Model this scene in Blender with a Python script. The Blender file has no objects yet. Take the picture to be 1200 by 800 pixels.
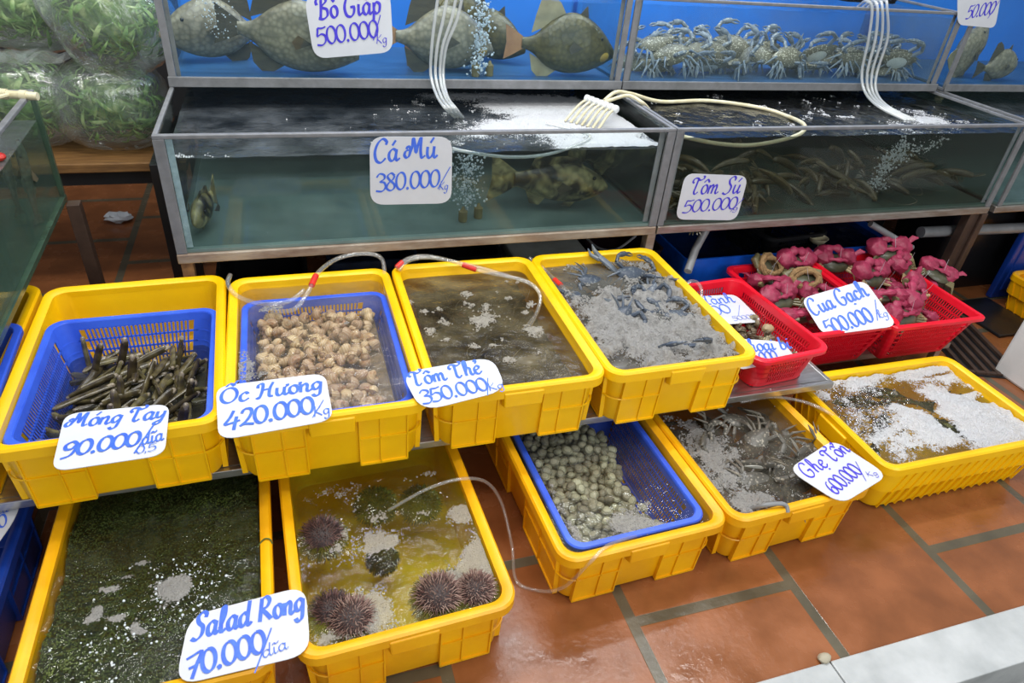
import bpy, math, random
import numpy as np
from mathutils import Vector, Matrix, Euler, noise as mnoise
random.seed(7); rng = np.random.default_rng(7)
PI = math.pi
scene = bpy.context.scene
COL = scene.collection

# ------------------------------------------------------------------ camera
CAM_H, FOC = 1.3604, 794.1
R_ = np.array([0.95280248, -0.29279072, 0.08025596])
U_ = np.array([0.10120059, 0.55554901, 0.82530221])
F_ = np.array([0.28622695, 0.77822805, -0.55895907])
CAMPOS = np.array([0, 0, CAM_H])
cd = bpy.data.cameras.new('camera'); cam = bpy.data.objects.new('camera', cd); COL.objects.link(cam)
cd.sensor_width = 36; cd.lens = FOC / 1200 * 36; cd.clip_start = .02
M = Matrix(((R_[0], U_[0], -F_[0], 0), (R_[1], U_[1], -F_[1], 0), (R_[2], U_[2], -F_[2], CAM_H), (0, 0, 0, 1)))
cam.matrix_world = M
scene.camera = cam

def ray(px, py):
    v = F_ * FOC + R_ * (px - 600) - U_ * (py - 400)
    return v
def PZ(px, py, z):
    v = ray(px, py); t = (z - CAM_H) / v[2]; return Vector(CAMPOS + v * t)
def PY(px, py, y):
    v = ray(px, py); t = y / v[1]; return Vector(CAMPOS + v * t)
def PX(px, py, x):
    v = ray(px, py); t = x / v[0]; return Vector(CAMPOS + v * t)

# ------------------------------------------------------------------ world, lamps, exposure
w = bpy.data.worlds.new('World'); scene.world = w; w.use_nodes = True
bg = w.node_tree.nodes['Background']; bg.inputs[0].default_value = (.93, .96, 1, 1); bg.inputs[1].default_value = .42
def lamp(name, loc, target, sx, sy, power, col=(1, 1, 1)):
    l = bpy.data.lights.new(name, 'AREA'); l.shape = 'RECTANGLE'; l.size = sx; l.size_y = sy
    l.energy = power; l.color = col
    o = bpy.data.objects.new(name, l); COL.objects.link(o); o.location = loc
    o.rotation_euler = (Vector(target) - Vector(loc)).to_track_quat('-Z', 'Y').to_euler()
    return o
lamp('ceiling_tube_front', (.7, .55, 2.9), (.8, 1.1, 0), 2.6, .12, 34, (1, .98, .95))
lamp('ceiling_tube_middle', (.9, 1.75, 3.0), (.9, 1.7, 0), 2.6, .12, 34, (1, .99, .97))
lamp('ceiling_tube_back', (1.2, 2.5, 2.9), (1.2, 2.4, 0), 2.4, .12, 22, (.95, .98, 1))
lamp('left_fill_light', (-.9, 1.5, 2.9), (-.8, 2.2, .4), 1.6, .12, 24, (1, .99, .97))  # added fill lamp, brightens the dark bags of greens at the left
lamp('tank_fill_light', (1.1, 2.46, 1.75), (1.1, 2.46, .8), 3.2, .08, 12, (.93, .97, 1))  # invented fill over the upper tanks, lifts their blue backs and fish
lamp('street_opening', (1.4, -2.2, 1.9), (.9, 1.5, .4), 3.0, 1.8, 55, (.96, .98, 1))
scene.cycles.use_adaptive_sampling = False
scene.cycles.transparent_max_bounces = 48   # many clear panes lie one behind the other
scene.view_settings.view_transform = 'Standard'; scene.view_settings.look = 'None'
scene.view_settings.gamma = 1; scene.view_settings.use_curve_mapping = False
scene.view_settings.exposure = .15

# ------------------------------------------------------------------ helpers
def s2l(r, g, b):
    f = lambda c: (c / 255 / 12.92) if c / 255 <= .04045 else ((c / 255 + .055) / 1.055) ** 2.4
    return (f(r), f(g), f(b), 1)

class NT:
    def __init__(s, name):
        s.m = bpy.data.materials.new(name); s.m.use_nodes = True; s.t = s.m.node_tree; s.t.nodes.clear()
        s.out = s.n('ShaderNodeOutputMaterial')
    def n(s, typ, inp=None, **kw):
        nd = s.t.nodes.new(typ)
        for k, v in kw.items(): setattr(nd, k, v)
        for k, v in (inp or {}).items():
            if isinstance(v, tuple) and len(v) == 2 and hasattr(v[0], 'outputs'): s.t.links.new(v[0].outputs[v[1]], nd.inputs[k])
            elif hasattr(v, 'outputs'): s.t.links.new(v.outputs[0], nd.inputs[k])
            else: nd.inputs[k].default_value = v
        return nd
    def ramp(s, fac, stops, interp='LINEAR'):
        r = s.n('ShaderNodeValToRGB', {0: fac}); r.color_ramp.interpolation = interp
        e = r.color_ramp.elements
        while len(e) < len(stops): e.new(.5)
        for i, (p, c) in enumerate(stops): e[i].position = p; e[i].color = c if len(c) == 4 else (*c, 1)
        return r
    def coord(s, what='Object', scale=None):
        tc = s.n('ShaderNodeTexCoord')
        if scale:
            return s.n('ShaderNodeMapping', {0: (tc, what), 3: scale})
        return (tc, what)
    def finish(s, sh): s.t.links.new(sh.outputs[0], s.out.inputs[0]); return s.m
def g3(v): return (v, v, v, 1)

def mat(name, c1, c2=None, rough=.5, metal=0, nscale=20, bump=.0, bscale=80, spec=.5, coat=0, rnd=0, sss=0, stretch=None):
    """surface with a noise colour variation, optional bump, optional per-object brightness variation"""
    b = NT(name)
    co = b.coord('Object', stretch) if stretch else b.coord('Object')
    nz = b.n('ShaderNodeTexNoise', {0: co, 'Scale': nscale, 'Detail': 5.0, 'Roughness': .6})
    c2 = c2 or tuple(x * .82 for x in c1[:3]) + (1,)
    col = b.ramp(nz, [(.3, c2), (.68, c1)])
    last = col
    if rnd:
        oi = b.n('ShaderNodeObjectInfo')
        mr = b.n('ShaderNodeMapRange', {0: (oi, 'Random'), 3: 1 - rnd, 4: 1 + rnd})
        last = b.n('ShaderNodeHueSaturation', {'Value': mr, 'Color': col})
    p = b.n('ShaderNodeBsdfPrincipled', {'Base Color': last, 'Roughness': rough, 'Metallic': metal, 'Specular IOR Level': spec, 'Coat Weight': coat, 'Coat Roughness': .06})
    if sss:
        p.inputs['Subsurface Weight'].default_value = sss; p.inputs['Subsurface Radius'].default_value = (.01, .008, .004)
    if bump:
        n2 = b.n('ShaderNodeTexNoise', {0: co, 'Scale': bscale, 'Detail': 4.0})
        bp = b.n('ShaderNodeBump', {'Strength': bump, 'Distance': .004, 'Height': n2})
        b.t.links.new(bp.outputs[0], p.inputs['Normal'])
    return b.finish(p)

def schlick(b, f0, gain=1.0, bump=None):
    """reflectance that is the same seen from either side of the skin"""
    lw = b.n('ShaderNodeLayerWeight', {'Blend': .5})
    if bump: b.t.links.new(bump.outputs[0], lw.inputs['Normal'])
    p5 = b.n('ShaderNodeMath', {0: (lw, 'Facing'), 1: 5.0}, operation='POWER')
    m = b.n('ShaderNodeMath', {0: p5, 1: (1 - f0) * gain}, operation='MULTIPLY')
    return b.n('ShaderNodeMath', {0: m, 1: f0 * gain}, operation='ADD', use_clamp=True)

def glassmat(name, tint, rough=.02, bump=0, bscale=40, gloss=1.0, ior=1.45):
    b = NT(name)
    tr = b.n('ShaderNodeBsdfTransparent', {0: tint})
    gl = b.n('ShaderNodeBsdfGlossy', {0: g3(1), 1: rough})
    bp = None
    if bump:
        nz = b.n('ShaderNodeTexNoise', {0: b.coord('Object'), 'Scale': bscale, 'Detail': 4.0})
        bp = b.n('ShaderNodeBump', {'Strength': bump, 'Distance': .01, 'Height': nz})
        b.t.links.new(bp.outputs[0], gl.inputs['Normal'])
    fac = schlick(b, .04, gloss, bp)
    return b.finish(b.n('ShaderNodeMixShader', {0: fac, 1: tr, 2: gl}))

def filmmat(name, tint, dif, op, gloss=1.0, rough=.1, bump=0, bscale=30):
    """clear soft plastic: mostly see-through, a little milky, glossy skin"""
    b = NT(name)
    m1 = b.n('ShaderNodeMixShader', {0: op, 1: b.n('ShaderNodeBsdfTransparent', {0: tint}), 2: b.n('ShaderNodeBsdfDiffuse', {0: dif})})
    gl = b.n('ShaderNodeBsdfGlossy', {0: g3(1), 1: rough}); bp = None
    if bump:
        nz = b.n('ShaderNodeTexNoise', {0: b.coord('Object', (1, 1, .35)), 'Scale': bscale, 'Detail': 4.0})
        bp = b.n('ShaderNodeBump', {'Strength': bump, 'Distance': .01, 'Height': nz})
        b.t.links.new(bp.outputs[0], gl.inputs['Normal'])
    fac = schlick(b, .04, gloss, bp)
    return b.finish(b.n('ShaderNodeMixShader', {0: fac, 1: m1, 2: gl}))
def watermat(name, tint, murk, op, patch=.25, rough=.03, bump=.35, bscale=14, murk2=None, gloss=1.0):
    """water seen as a clear tinted film with suspended matter (diffuse) and a rippled glossy top"""
    b = NT(name); co = b.coord('Object')
    tr = b.n('ShaderNodeBsdfTransparent', {0: tint})
    nz = b.n('ShaderNodeTexNoise', {0: co, 'Scale': 7.0, 'Detail': 5.0, 'Roughness': .6})
    cr = b.ramp(nz, [(.35, murk2 or murk), (.65, murk)])
    df = b.n('ShaderNodeBsdfDiffuse', {0: cr})
    mr = b.n('ShaderNodeMapRange', {0: nz, 1: .3, 2: .7, 3: max(0, op - patch), 4: min(1, op + patch)})
    m1 = b.n('ShaderNodeMixShader', {0: mr, 1: tr, 2: df})
    gl = b.n('ShaderNodeBsdfGlossy', {0: g3(1), 1: rough})
    n2 = b.n('ShaderNodeTexNoise', {0: co, 'Scale': bscale, 'Detail': 4.0})
    bp = b.n('ShaderNodeBump', {'Strength': bump, 'Distance': .02, 'Height': n2})
    b.t.links.new(bp.outputs[0], gl.inputs['Normal'])
    fac = schlick(b, .03, gloss, bp)
    return b.finish(b.n('ShaderNodeMixShader', {0: fac, 1: m1, 2: gl}))

def foammat(name, c1, c2, clear=.25, scale=170):
    """bubbles: cells of a few millimetres, bright walls, thinner and clearer towards the rim of the patch"""
    b = NT(name); co = b.coord('Object')
    vo = b.n('ShaderNodeTexVoronoi', {0: co, 'Scale': float(scale), 'Randomness': 1.0}, feature='F1')
    v2 = b.n('ShaderNodeTexVoronoi', {0: co, 'Scale': scale * 2.3}, feature='F1')
    nz = b.n('ShaderNodeTexNoise', {0: co, 'Scale': 25.0, 'Detail': 6.0, 'Roughness': .7})
    ad = b.n('ShaderNodeMath', {0: (vo, 'Distance'), 1: (v2, 'Distance')}, operation='ADD')
    ad2 = b.n('ShaderNodeMath', {0: ad, 1: nz}, operation='ADD')
    cr = b.ramp(ad2, [(.95, c2), (1.8, c1)])
    bp = b.n('ShaderNodeBump', {'Strength': 1.0, 'Distance': .004, 'Height': ad})
    p = b.n('ShaderNodeBsdfPrincipled', {'Base Color': cr, 'Roughness': .3, 'Specular IOR Level': .5, 'Normal': bp})
    at = b.n('ShaderNodeAttribute', attribute_name='dens')
    dn = b.n('ShaderNodeMath', {0: (at, 'Fac'), 1: 2.4}, operation='MULTIPLY')
    v3 = b.n('ShaderNodeMath', {0: (vo, 'Distance'), 1: .95}, operation='MULTIPLY')
    df = b.n('ShaderNodeMath', {0: dn, 1: v3}, operation='SUBTRACT')
    df2 = b.n('ShaderNodeMath', {0: df, 1: .12}, operation='ADD', use_clamp=True)
    cap = b.n('ShaderNodeMapRange', {0: df2, 1: .0, 2: .45, 3: .0, 4: 1 - clear})
    tr = b.n('ShaderNodeBsdfTransparent', {0: g3(1)})
    return b.finish(b.n('ShaderNodeMixShader', {0: cap, 1: tr, 2: p}))

# ---- mesh builder
class MB:
    def __init__(s): s.v = []; s.f = []; s.mi = []; s.cm = 0
    def add(s, vs, fs):
        o = len(s.v); s.v += [tuple(v) for v in vs]
        for f in fs: s.f.append(tuple(o + i for i in f)); s.mi.append(s.cm)
    def box(s, c, d, rot=None):
        x, y, z = [k / 2 for k in d]
        vs = [Vector((a, b_, c_)) for a in (-x, x) for b_ in (-y, y) for c_ in (-z, z)]
        if rot is not None: vs = [rot @ v for v in vs]
        c = Vector(c); s.add([v + c for v in vs], [(0, 1, 3, 2), (4, 6, 7, 5), (0, 4, 5, 1), (2, 3, 7, 6), (0, 2, 6, 4), (1, 5, 7, 3)])
    def b2(s, a, b_):  # box by two corners
        s.box([(a[i] + b_[i]) / 2 for i in range(3)], [abs(b_[i] - a[i]) for i in range(3)])
    def loft(s, rings, cap0=True, cap1=True, closed=True):
        n = len(rings[0]); o = len(s.v)
        for r in rings: s.v += [tuple(p) for p in r]
        for i in range(len(rings) - 1):
            for j in range(n if closed else n - 1):
                k = (j + 1) % n
                s.f.append((o + i * n + j, o + i * n + k, o + (i + 1) * n + k, o + (i + 1) * n + j)); s.mi.append(s.cm)
        if cap0: s.f.append(tuple(o + j for j in reversed(range(n)))); s.mi.append(s.cm)
        if cap1: s.f.append(tuple(o + (len(rings) - 1) * n + j for j in range(n))); s.mi.append(s.cm)
    def tube(s, pts, r, n=8, flat=1.0):
        pts = [Vector(p) for p in pts]; rings = []
        up = Vector((0, 0, 1))
        t0 = (pts[1] - pts[0]).normalized()
        nx = t0.cross(up)
        if nx.length < 1e-3: nx = t0.cross(Vector((1, 0, 0)))
        nx.normalize()
        for i, p in enumerate(pts):
            t = (pts[min(i + 1, len(pts) - 1)] - pts[max(i - 1, 0)])
            t = t.normalized() if t.length > 1e-9 else t0
            nx = (nx - t * nx.dot(t))
            nx = nx.normalized() if nx.length > 1e-6 else t.orthogonal().normalized()
            ny = t.cross(nx)
            rr = r[i] if isinstance(r, (list, tuple)) else r
            rings.append([p + nx * rr * math.cos(2 * PI * k / n) + ny * rr * flat * math.sin(2 * PI * k / n) for k in range(n)])
        s.loft(rings)
    def ball(s, c, r, nu=10, nv=7, disp=None, rot=None):
        c = Vector(c); r = r if isinstance(r, (tuple, list)) else (r, r, r)
        rings = []
        for i in range(1, nv):
            th = PI * i / nv; ring = []
            for j in range(nu):
                ph = 2 * PI * j / nu
                d = Vector((math.sin(th) * math.cos(ph), math.sin(th) * math.sin(ph), math.cos(th)))
                k = 1 + (disp(d) if disp else 0)
                q = Vector((d.x * r[0] * k, d.y * r[1] * k, d.z * r[2] * k))
                ring.append(c + (rot @ q if rot is not None else q))
            rings.append(ring)
        o = len(s.v); n = nu
        for ring in rings: s.v += [tuple(p) for p in ring]
        kt = 1 + (disp(Vector((0, 0, 1))) if disp else 0); kb = 1 + (disp(Vector((0, 0, -1))) if disp else 0)
        q = Vector((0, 0, r[2] * kt)); s.v.append(tuple(c + (rot @ q if rot is not None else q))); ti = len(s.v) - 1
        q = Vector((0, 0, -r[2] * kb)); s.v.append(tuple(c + (rot @ q if rot is not None else q))); bi = len(s.v) - 1
        for i in range(len(rings) - 1):
            for j in range(n):
                k = (j + 1) % n; s.f.append((o + i * n + j, o + (i + 1) * n + j, o + (i + 1) * n + k, o + i * n + k)); s.mi.append(s.cm)
        for j in range(n):
            k = (j + 1) % n
            s.f.append((ti, o + j, o + k)); s.mi.append(s.cm)
            e = o + (len(rings) - 1) * n; s.f.append((bi, e + k, e + j)); s.mi.append(s.cm)
    def plate(s, poly, axis_fn, th):
        """extrude a 2-D outline: axis_fn(u, v, t) -> point, t in (-th/2, th/2)"""
        a = [axis_fn(u, v, -th / 2) for u, v in poly]; b_ = [axis_fn(u, v, th / 2) for u, v in poly]
        s.loft([a, b_])
    def build(s, name, m, parent=None, smooth=True, bevel=0, angle=None):
        me = bpy.data.meshes.new(name); me.from_pydata(s.v, [], s.f); me.update()
        for k in (m if isinstance(m, (list, tuple)) else [m]): me.materials.append(k)
        if any(s.mi): me.polygons.foreach_set('material_index', s.mi)
        if smooth: me.polygons.foreach_set('use_smooth', [True] * len(me.polygons))
        o = bpy.data.objects.new(name, me); COL.objects.link(o)
        if parent is not None: o.parent = parent
        if bevel:
            bv = o.modifiers.new('bevel', 'BEVEL'); bv.width = bevel; bv.segments = 2; bv.limit_method = 'ANGLE'; bv.angle_limit = .7
        if smooth:
            try: me.set_sharp_from_angle(angle=angle or .7)
            except Exception: pass
        return o
def tag(o, label=None, cat=None, group=None, kind=None):
    if label: o['label'] = label
    if cat: o['category'] = cat
    if group: o['group'] = group
    if kind: o['kind'] = kind
    return o
def thing(name, label, cat, loc=(0, 0, 0), rz=0, group=None, rot=None):
    o = bpy.data.objects.new(name, None); COL.objects.link(o); o.empty_display_size = .05
    o.location = loc; o.rotation_euler = rot if rot else (0, 0, rz)
    return tag(o, label, cat, group)
def dup(o, loc=None, rot=None, label=None, group=None, scale=None, parent=None):
    c = o.copy(); COL.objects.link(c)
    if parent is not None: c.parent = parent
    for ch in list(o.children): dup(ch, parent=c)
    if loc is not None: c.location = loc
    if rot is not None: c.rotation_euler = rot
    if scale is not None: c.scale = (scale,) * 3 if not isinstance(scale, tuple) else scale
    if label: c['label'] = label
    if group: c['group'] = group
    return c
def struct(name, mb, m, smooth=False, bevel=0):
    return tag(mb.build(name, m, None, smooth, bevel), kind='structure')
def cat_rom(pts, k=6, closed=False):
    P = [Vector(p) for p in pts]; out = []
    n = len(P); rng_ = range(n if closed else n - 1)
    for i in rng_:
        if closed: a, b_, c, d = P[(i - 1) % n], P[i], P[(i + 1) % n], P[(i + 2) % n]
        else: a, b_, c, d = P[max(i - 1, 0)], P[i], P[i + 1], P[min(i + 2, n - 1)]
        for j in range(k):
            t = j / k
            out.append(.5 * ((2 * b_) + (c - a) * t + (2 * a - 5 * b_ + 4 * c - d) * t * t + (3 * b_ - a - 3 * c + d) * t ** 3))
    if not closed: out.append(P[-1])
    return out
def rr(hw, hl, r, n=6, cx=0, cy=0):
    """rounded rectangle outline, counter-clockwise, n+1 points a corner"""
    out = []
    for (sx, sy, a0) in ((1, 1, 0), (-1, 1, PI / 2), (-1, -1, PI), (1, -1, 1.5 * PI)):
        for k in range(n + 1):
            a = a0 + k / n * PI / 2
            out.append((cx + sx * (hw - r) + r * math.cos(a), cy + sy * (hl - r) + r * math.sin(a)))
    return out
def ring(path, z): return [(x, y, z) for x, y in path]
# vectorised value noise
_T = rng.random((256, 256))
def vnoise(x, y):
    xi = np.floor(x).astype(int); yi = np.floor(y).astype(int); fx = x - xi; fy = y - yi
    fx = fx * fx * (3 - 2 * fx); fy = fy * fy * (3 - 2 * fy)
    g = lambda a, b_: _T[a % 256, b_ % 256]
    return (g(xi, yi) * (1 - fx) + g(xi + 1, yi) * fx) * (1 - fy) + (g(xi, yi + 1) * (1 - fx) + g(xi + 1, yi + 1) * fx) * fy
def fbm(x, y, o=4):
    s = 0; a = .5; t = 0
    for k in range(o): s = s + a * vnoise(x * 2 ** k + 17 * k, y * 2 ** k + 31 * k); t += a; a *= .55
    return s / t
# ------------------------------------------------------------------ materials
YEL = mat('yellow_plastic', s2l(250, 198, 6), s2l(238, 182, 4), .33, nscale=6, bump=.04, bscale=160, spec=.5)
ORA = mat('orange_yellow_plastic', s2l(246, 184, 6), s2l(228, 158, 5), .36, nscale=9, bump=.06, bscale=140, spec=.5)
BLU = mat('blue_plastic', s2l(62, 104, 226), s2l(48, 84, 205), .3, nscale=8, bump=.04)
DBLU = mat('deep_blue_plastic', s2l(22, 66, 160), s2l(12, 44, 120), .35, nscale=5, bump=.05)
RED = mat('red_plastic', s2l(226, 22, 46), s2l(205, 12, 34), .3, nscale=8, bump=.04)
STEEL = mat('stained_steel', (.42, .40, .37, 1), (.25, .21, .17, 1), .38, .75, nscale=14, bump=.1, stretch=(1, 6, 6))
RUST = mat('rusty_paint', (.36, .20, .08, 1), (.10, .05, .03, 1), .7, .1, nscale=18, bump=.3)
RAIL = mat('worn_rail', (.40, .34, .27, 1), (.20, .13, .09, 1), .5, .35, nscale=9, bump=.2, stretch=(1, 3, 3))
BROWN = mat('brown_steel', (.085, .05, .035, 1), (.04, .024, .018, 1), .5, .2, nscale=12, bump=.1)
BLACK = mat('black_plastic', (.012, .013, .014, 1), (.006, .006, .008, 1), .35, nscale=9, bump=.1)
TRIM = mat('grey_tank_trim', (.20, .205, .215, 1), (.13, .135, .14, 1), .5, .1, nscale=25, bump=.15)
SILI = mat('pale_silicone', (.36, .47, .52, 1), (.20, .28, .30, 1), .5, nscale=35, bump=.2)
BACKB = mat('blue_backing', (.02, .22, .78, 1), (.015, .18, .68, 1), .6, nscale=3)
BACKD = mat('dark_backing', (.022, .032, .055, 1), (.012, .018, .03, 1), .6, nscale=4)
BACKK = mat('black_backing', (.012, .014, .015, 1), (.006, .008, .009, 1), .6, nscale=4)
BACKG = mat('green_grey_backing', (.05, .085, .065, 1), (.03, .05, .04, 1), .6, nscale=4)
POLISH = mat('polished_steel', (.62, .62, .60, 1), (.42, .41, .38, 1), .28, .9, nscale=11, bump=.06, stretch=(1, 6, 6))
PANEB = mat('blue_grey_tank_floor', (.03, .10, .22, 1), (.02, .07, .17, 1), .4, nscale=6)
PANEG = mat('tank_floor_glass', (.17, .24, .22, 1), (.10, .15, .14, 1), .3, nscale=6)
DARK = mat('dark_wall', (.02, .02, .022, 1), (.01, .01, .012, 1), .8, nscale=3, bump=.1)
WHITE = mat('white_foam_plastic', (.72, .73, .72, 1), (.60, .62, .62, 1), .6, nscale=9, bump=.15, bscale=220)
CARD = mat('white_card', (.60, .62, .66, 1), (.55, .57, .61, 1), .32, nscale=12)
INK = mat('blue_ink', (.03, .10, .62, 1), (.06, .17, .74, 1), .45, nscale=60)
INKV = mat('violet_ink', (.035, .02, .50, 1), (.07, .05, .62, 1), .45, nscale=60)
CREAM = mat('cream_plastic', (.66, .62, .44, 1), (.52, .46, .28, 1), .4, nscale=30)
PVC = mat('grey_pipe', (.22, .23, .24, 1), (.15, .155, .16, 1), .4, nscale=14)
WOOD = mat('stained_wood', (.24, .12, .035, 1), (.10, .045, .014, 1), .55, nscale=10, bump=.25, stretch=(1, 9, 9))
PANE = glassmat('tank_glass', (.95, .975, .97, 1), .02, gloss=.2)
FILM = filmmat('bag_film', (.97, .99, .98, 1), (.62, .70, .66, 1), .085, 2.0, .16, 1.0, 26)
HOSE = filmmat('clear_hose', (.95, .95, .93, 1), (.74, .73, .70, 1), .10, 1.6, .12)
HOSEW = filmmat('milky_hose', (.92, .94, .94, 1), (.66, .68, .67, 1), .42, 1.4, .15)
REDT = mat('red_tape', (.72, .03, .02, 1), None, .4)
FOAMW = foammat('white_foam', (.86, .88, .91, 1), (.48, .50, .53, 1), .16, 190)
FOAMG = foammat('grey_foam', (.52, .51, .49, 1), (.13, .13, .13, 1), .28, 210)
FOAMT = foammat('tan_foam', (.64, .60, .52, 1), (.20, .17, .10, 1), .34, 210)
BUB = mat('bubble_white', (.72, .78, .82, 1), (.5, .56, .6, 1), .2, nscale=60)

# floor tiles: 0.43 m terracotta tiles in half-bond columns, wide grey-green grout, wet
b = NT('terracotta_tiles'); co = b.coord('Object')
mp = b.n('ShaderNodeMapping', {0: co, 1: (.2285, -.1135, 0)})       # rows of the bond run along y
sx = b.n('ShaderNodeSeparateXYZ', {0: mp})
cb = b.n('ShaderNodeCombineXYZ', {0: (sx, 'Y'), 1: (sx, 'X')})
br = b.n('ShaderNodeTexBrick', {'Vector': cb, 'Color1': (.225, .076, .025, 1), 'Color2': (.275, .098, .034, 1), 'Mortar': (.10, .085, .055, 1), 'Scale': 1.0,
         'Mortar Size': .014, 'Mortar Smooth': .12, 'Bias': 0.0, 'Brick Width': .431, 'Row Height': .4315}, offset=.5)
nz = b.n('ShaderNodeTexNoise', {0: co, 'Scale': 9.0, 'Detail': 6.0})
v1 = b.ramp(nz, [(.3, g3(.72)), (.7, g3(1.15))])
mx = b.n('ShaderNodeMix', {0: 1.0, 6: br, 7: v1}, data_type='RGBA', blend_type='MULTIPLY')
mx_out = (mx, 2)
n2 = b.n('ShaderNodeTexNoise', {0: co, 'Scale': 55.0, 'Detail': 5.0})
hgt = b.n('ShaderNodeMath', {0: (br, 'Fac'), 1: -1.2}, operation='MULTIPLY')
hg2 = b.n('ShaderNodeMath', {0: hgt, 1: n2}, operation='ADD')
bp = b.n('ShaderNodeBump', {'Strength': .22, 'Distance': .004, 'Height': hg2})
ro = b.ramp(nz, [(.35, g3(.10)), (.65, g3(.34))])
p = b.n('ShaderNodeBsdfPrincipled', {'Roughness': ro, 'Specular IOR Level': .5, 'Normal': bp})
b.t.links.new(mx.outputs[2], p.inputs['Base Color'])
TILES = b.finish(p)
STONE = mat('grey_marble', (.52, .54, .54, 1), (.34, .36, .36, 1), .25, nscale=7, bump=.05)

# ------------------------------------------------------------------ the setting
m = MB(); m.b2((-2.6, .565, -.12), (4.6, 4.4, 0)); struct('floor', m, TILES)
m = MB(); m.b2((-2.6, .45, -.12), (1.02, .565, .004)); m.b2((1.023, .45, -.12), (4.6, .565, .004)); struct('trim_1', m, STONE, bevel=.003)
m = MB(); m.b2((-2.6, -.6, -.25), (4.6, .45, -.12)); struct('floor_front', m, mat('wet_concrete', (.09, .085, .07, 1), (.05, .05, .04, 1), .4, nscale=12, bump=.3))
m = MB(); m.b2((-2.6, 4.3, -.1), (4.6, 4.4, 2.7)); struct('wall_back', m, DARK)
m = MB(); m.b2((-.28, 2.78, 0), (4.6, 2.82, .76)); struct('wall_under_tanks', m, DARK)
m = MB(); m.b2((-.28, 2.78, .765), (4.6, 2.80, 1.9)); struct('wall_blue_backing', m, BACKB)
# floor drain: slotted steel grate set in the tiles at the right
g = thing('drain_grate', 'dark slotted steel floor drain beside the right red basket', 'drain', (2.53, 1.75, 0), -.33)
m = MB()
for k in range(6): m.b2((-.1 + k * .04 - .008, -.42, .0), (-.1 + k * .04 + .008, .42, .012))
for y in (-.41, 0, .41): m.b2((-.115, y - .008, .001), (.115, y + .008, .0105))
m.build('slats', BROWN, g, False); m = MB(); m.b2((-.12, -.43, .0005), (.12, .43, .003)); m.build('channel', BLACK, g, False)
g2 = thing('paper_scrap', 'crumpled white paper scrap lying on the tiles behind the left tank', 'paper', PZ(140, 259, 0))
m = MB(); m.ball((0, 0, .02), (.055, .04, .02), 14, 9, lambda d: .35 * mnoise.noise(d * 3)); m.build('crumple', CARD, g2, False)
m = MB(); m.ball((0, 0, .008), (.016, .012, .009), 10, 7, lambda d: .2 * mnoise.noise(d * 2))
o = m.build('pebble', mat('pale_pebble', (.42, .38, .28, 1), None, .6)); o.location = PZ(965, 773, 0); tag(o, 'small pale pebble on the floor tiles by the stone kerb', 'pebble')

# ------------------------------------------------------------------ fish tanks
def fish_tank(name, label, x0, x1, y0, y1, z0, z1, back, posts=(1, 1), wl=.06, frame=.020, floor_m=None, rz=0, pale_left=False, backpane=True):
    """glass box with grey rails; local origin at its front-left-bottom corner"""
    t = thing(name, label, 'fish tank', (x0, y0, z0), rz)
    W, D, H = x1 - x0, y1 - y0, z1 - z0; th = .008; f = frame
    def pane(nm, a, b_, mm=PANE): q = MB(); q.b2(a, b_); q.build(nm, mm, t, False)
    pane('front_pane', (f * .5, .003, .010), (W - f * .5, .003 + th, H - .004))
    pane('side_pane', (.004, th + .004, .010), (.004 + th, D - .01, H - .004))
    pane('side_pane', (W - .004 - th, th + .004, .010), (W - .004, D - .01, H - .004))
    pane('back_panel', (.004, D - .008, .004), (W - .004, D, H - .004), back)
    pane('bottom_pane', (.004, .004, 0), (W - .004, D - .008, .008), floor_m or PANEG)
    q = MB()
    q.b2((0, -.002, H - .010), (W, .014, H)); q.b2((0, .014, H - .010), (.012, D, H)); q.b2((W - .012, .014, H - .010), (W, D, H)); q.b2((.012, D - .012, H - .009), (W - .012, D + .001, H))
    q.build('top_rail', TRIM, t, False, .002)
    for k, x in enumerate((0, W - f)):
        if posts[k]:
            q = MB(); q.b2((x, -.003, .0), (x + f, .006, H - .010)); q.build('corner_post', TRIM, t, False, .001)
            q = MB(); q.b2((x + (f if k == 0 else -f * .7), .0115, .012), (x + (f * 1.6 if k == 0 else 0), .0145, H - .012)); q.build('silicone_seam', SILI if (k == 0 and pale_left) else TRIM, t, False)
    return t
T1x0, T1x1, T2x1 = -.307, 1.128, 2.551
YU, ZU, ZT = 2.2355, .805, 1.085
YL, ZL, ZR = 1.787, .476, .792
ta = fish_tank('fish_tank', 'upper glass tank with blue back holding grey triggerfish', T1x0, T1x1, YU, 2.74, ZU, ZT, BACKB, floor_m=PANEB)
tb = fish_tank('fish_tank', 'upper glass tank with blue back full of speckled blue crabs', T1x1 + .011, T2x1, YU, 2.74, ZU, ZT, BACKB, floor_m=PANEB)
tc = fish_tank('fish_tank', 'lower left glass tank with white foam and a mottled grouper', -.309, 1.114, YL, 2.62, ZL, ZR, BACKD, pale_left=True, frame=.026)
td = fish_tank('fish_tank', 'lower middle glass tank of dark water with prawns on its bottom', 1.118, 2.56, YL, 2.62, ZL, ZR, BACKK, frame=.022, floor_m=BACKG)
te = fish_tank('fish_tank', 'lower tank at right edge beyond the prawn tank', 2.60, 3.9, YL, 2.62, ZL, ZR, BACKG, posts=(1, 0))
tf = fish_tank('fish_tank', 'upper tank at right edge with very bright blue back', 2.60, 3.9, YU, 2.74, ZU, 1.25, BACKB, posts=(1, 0), floor_m=PANEB)
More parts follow.
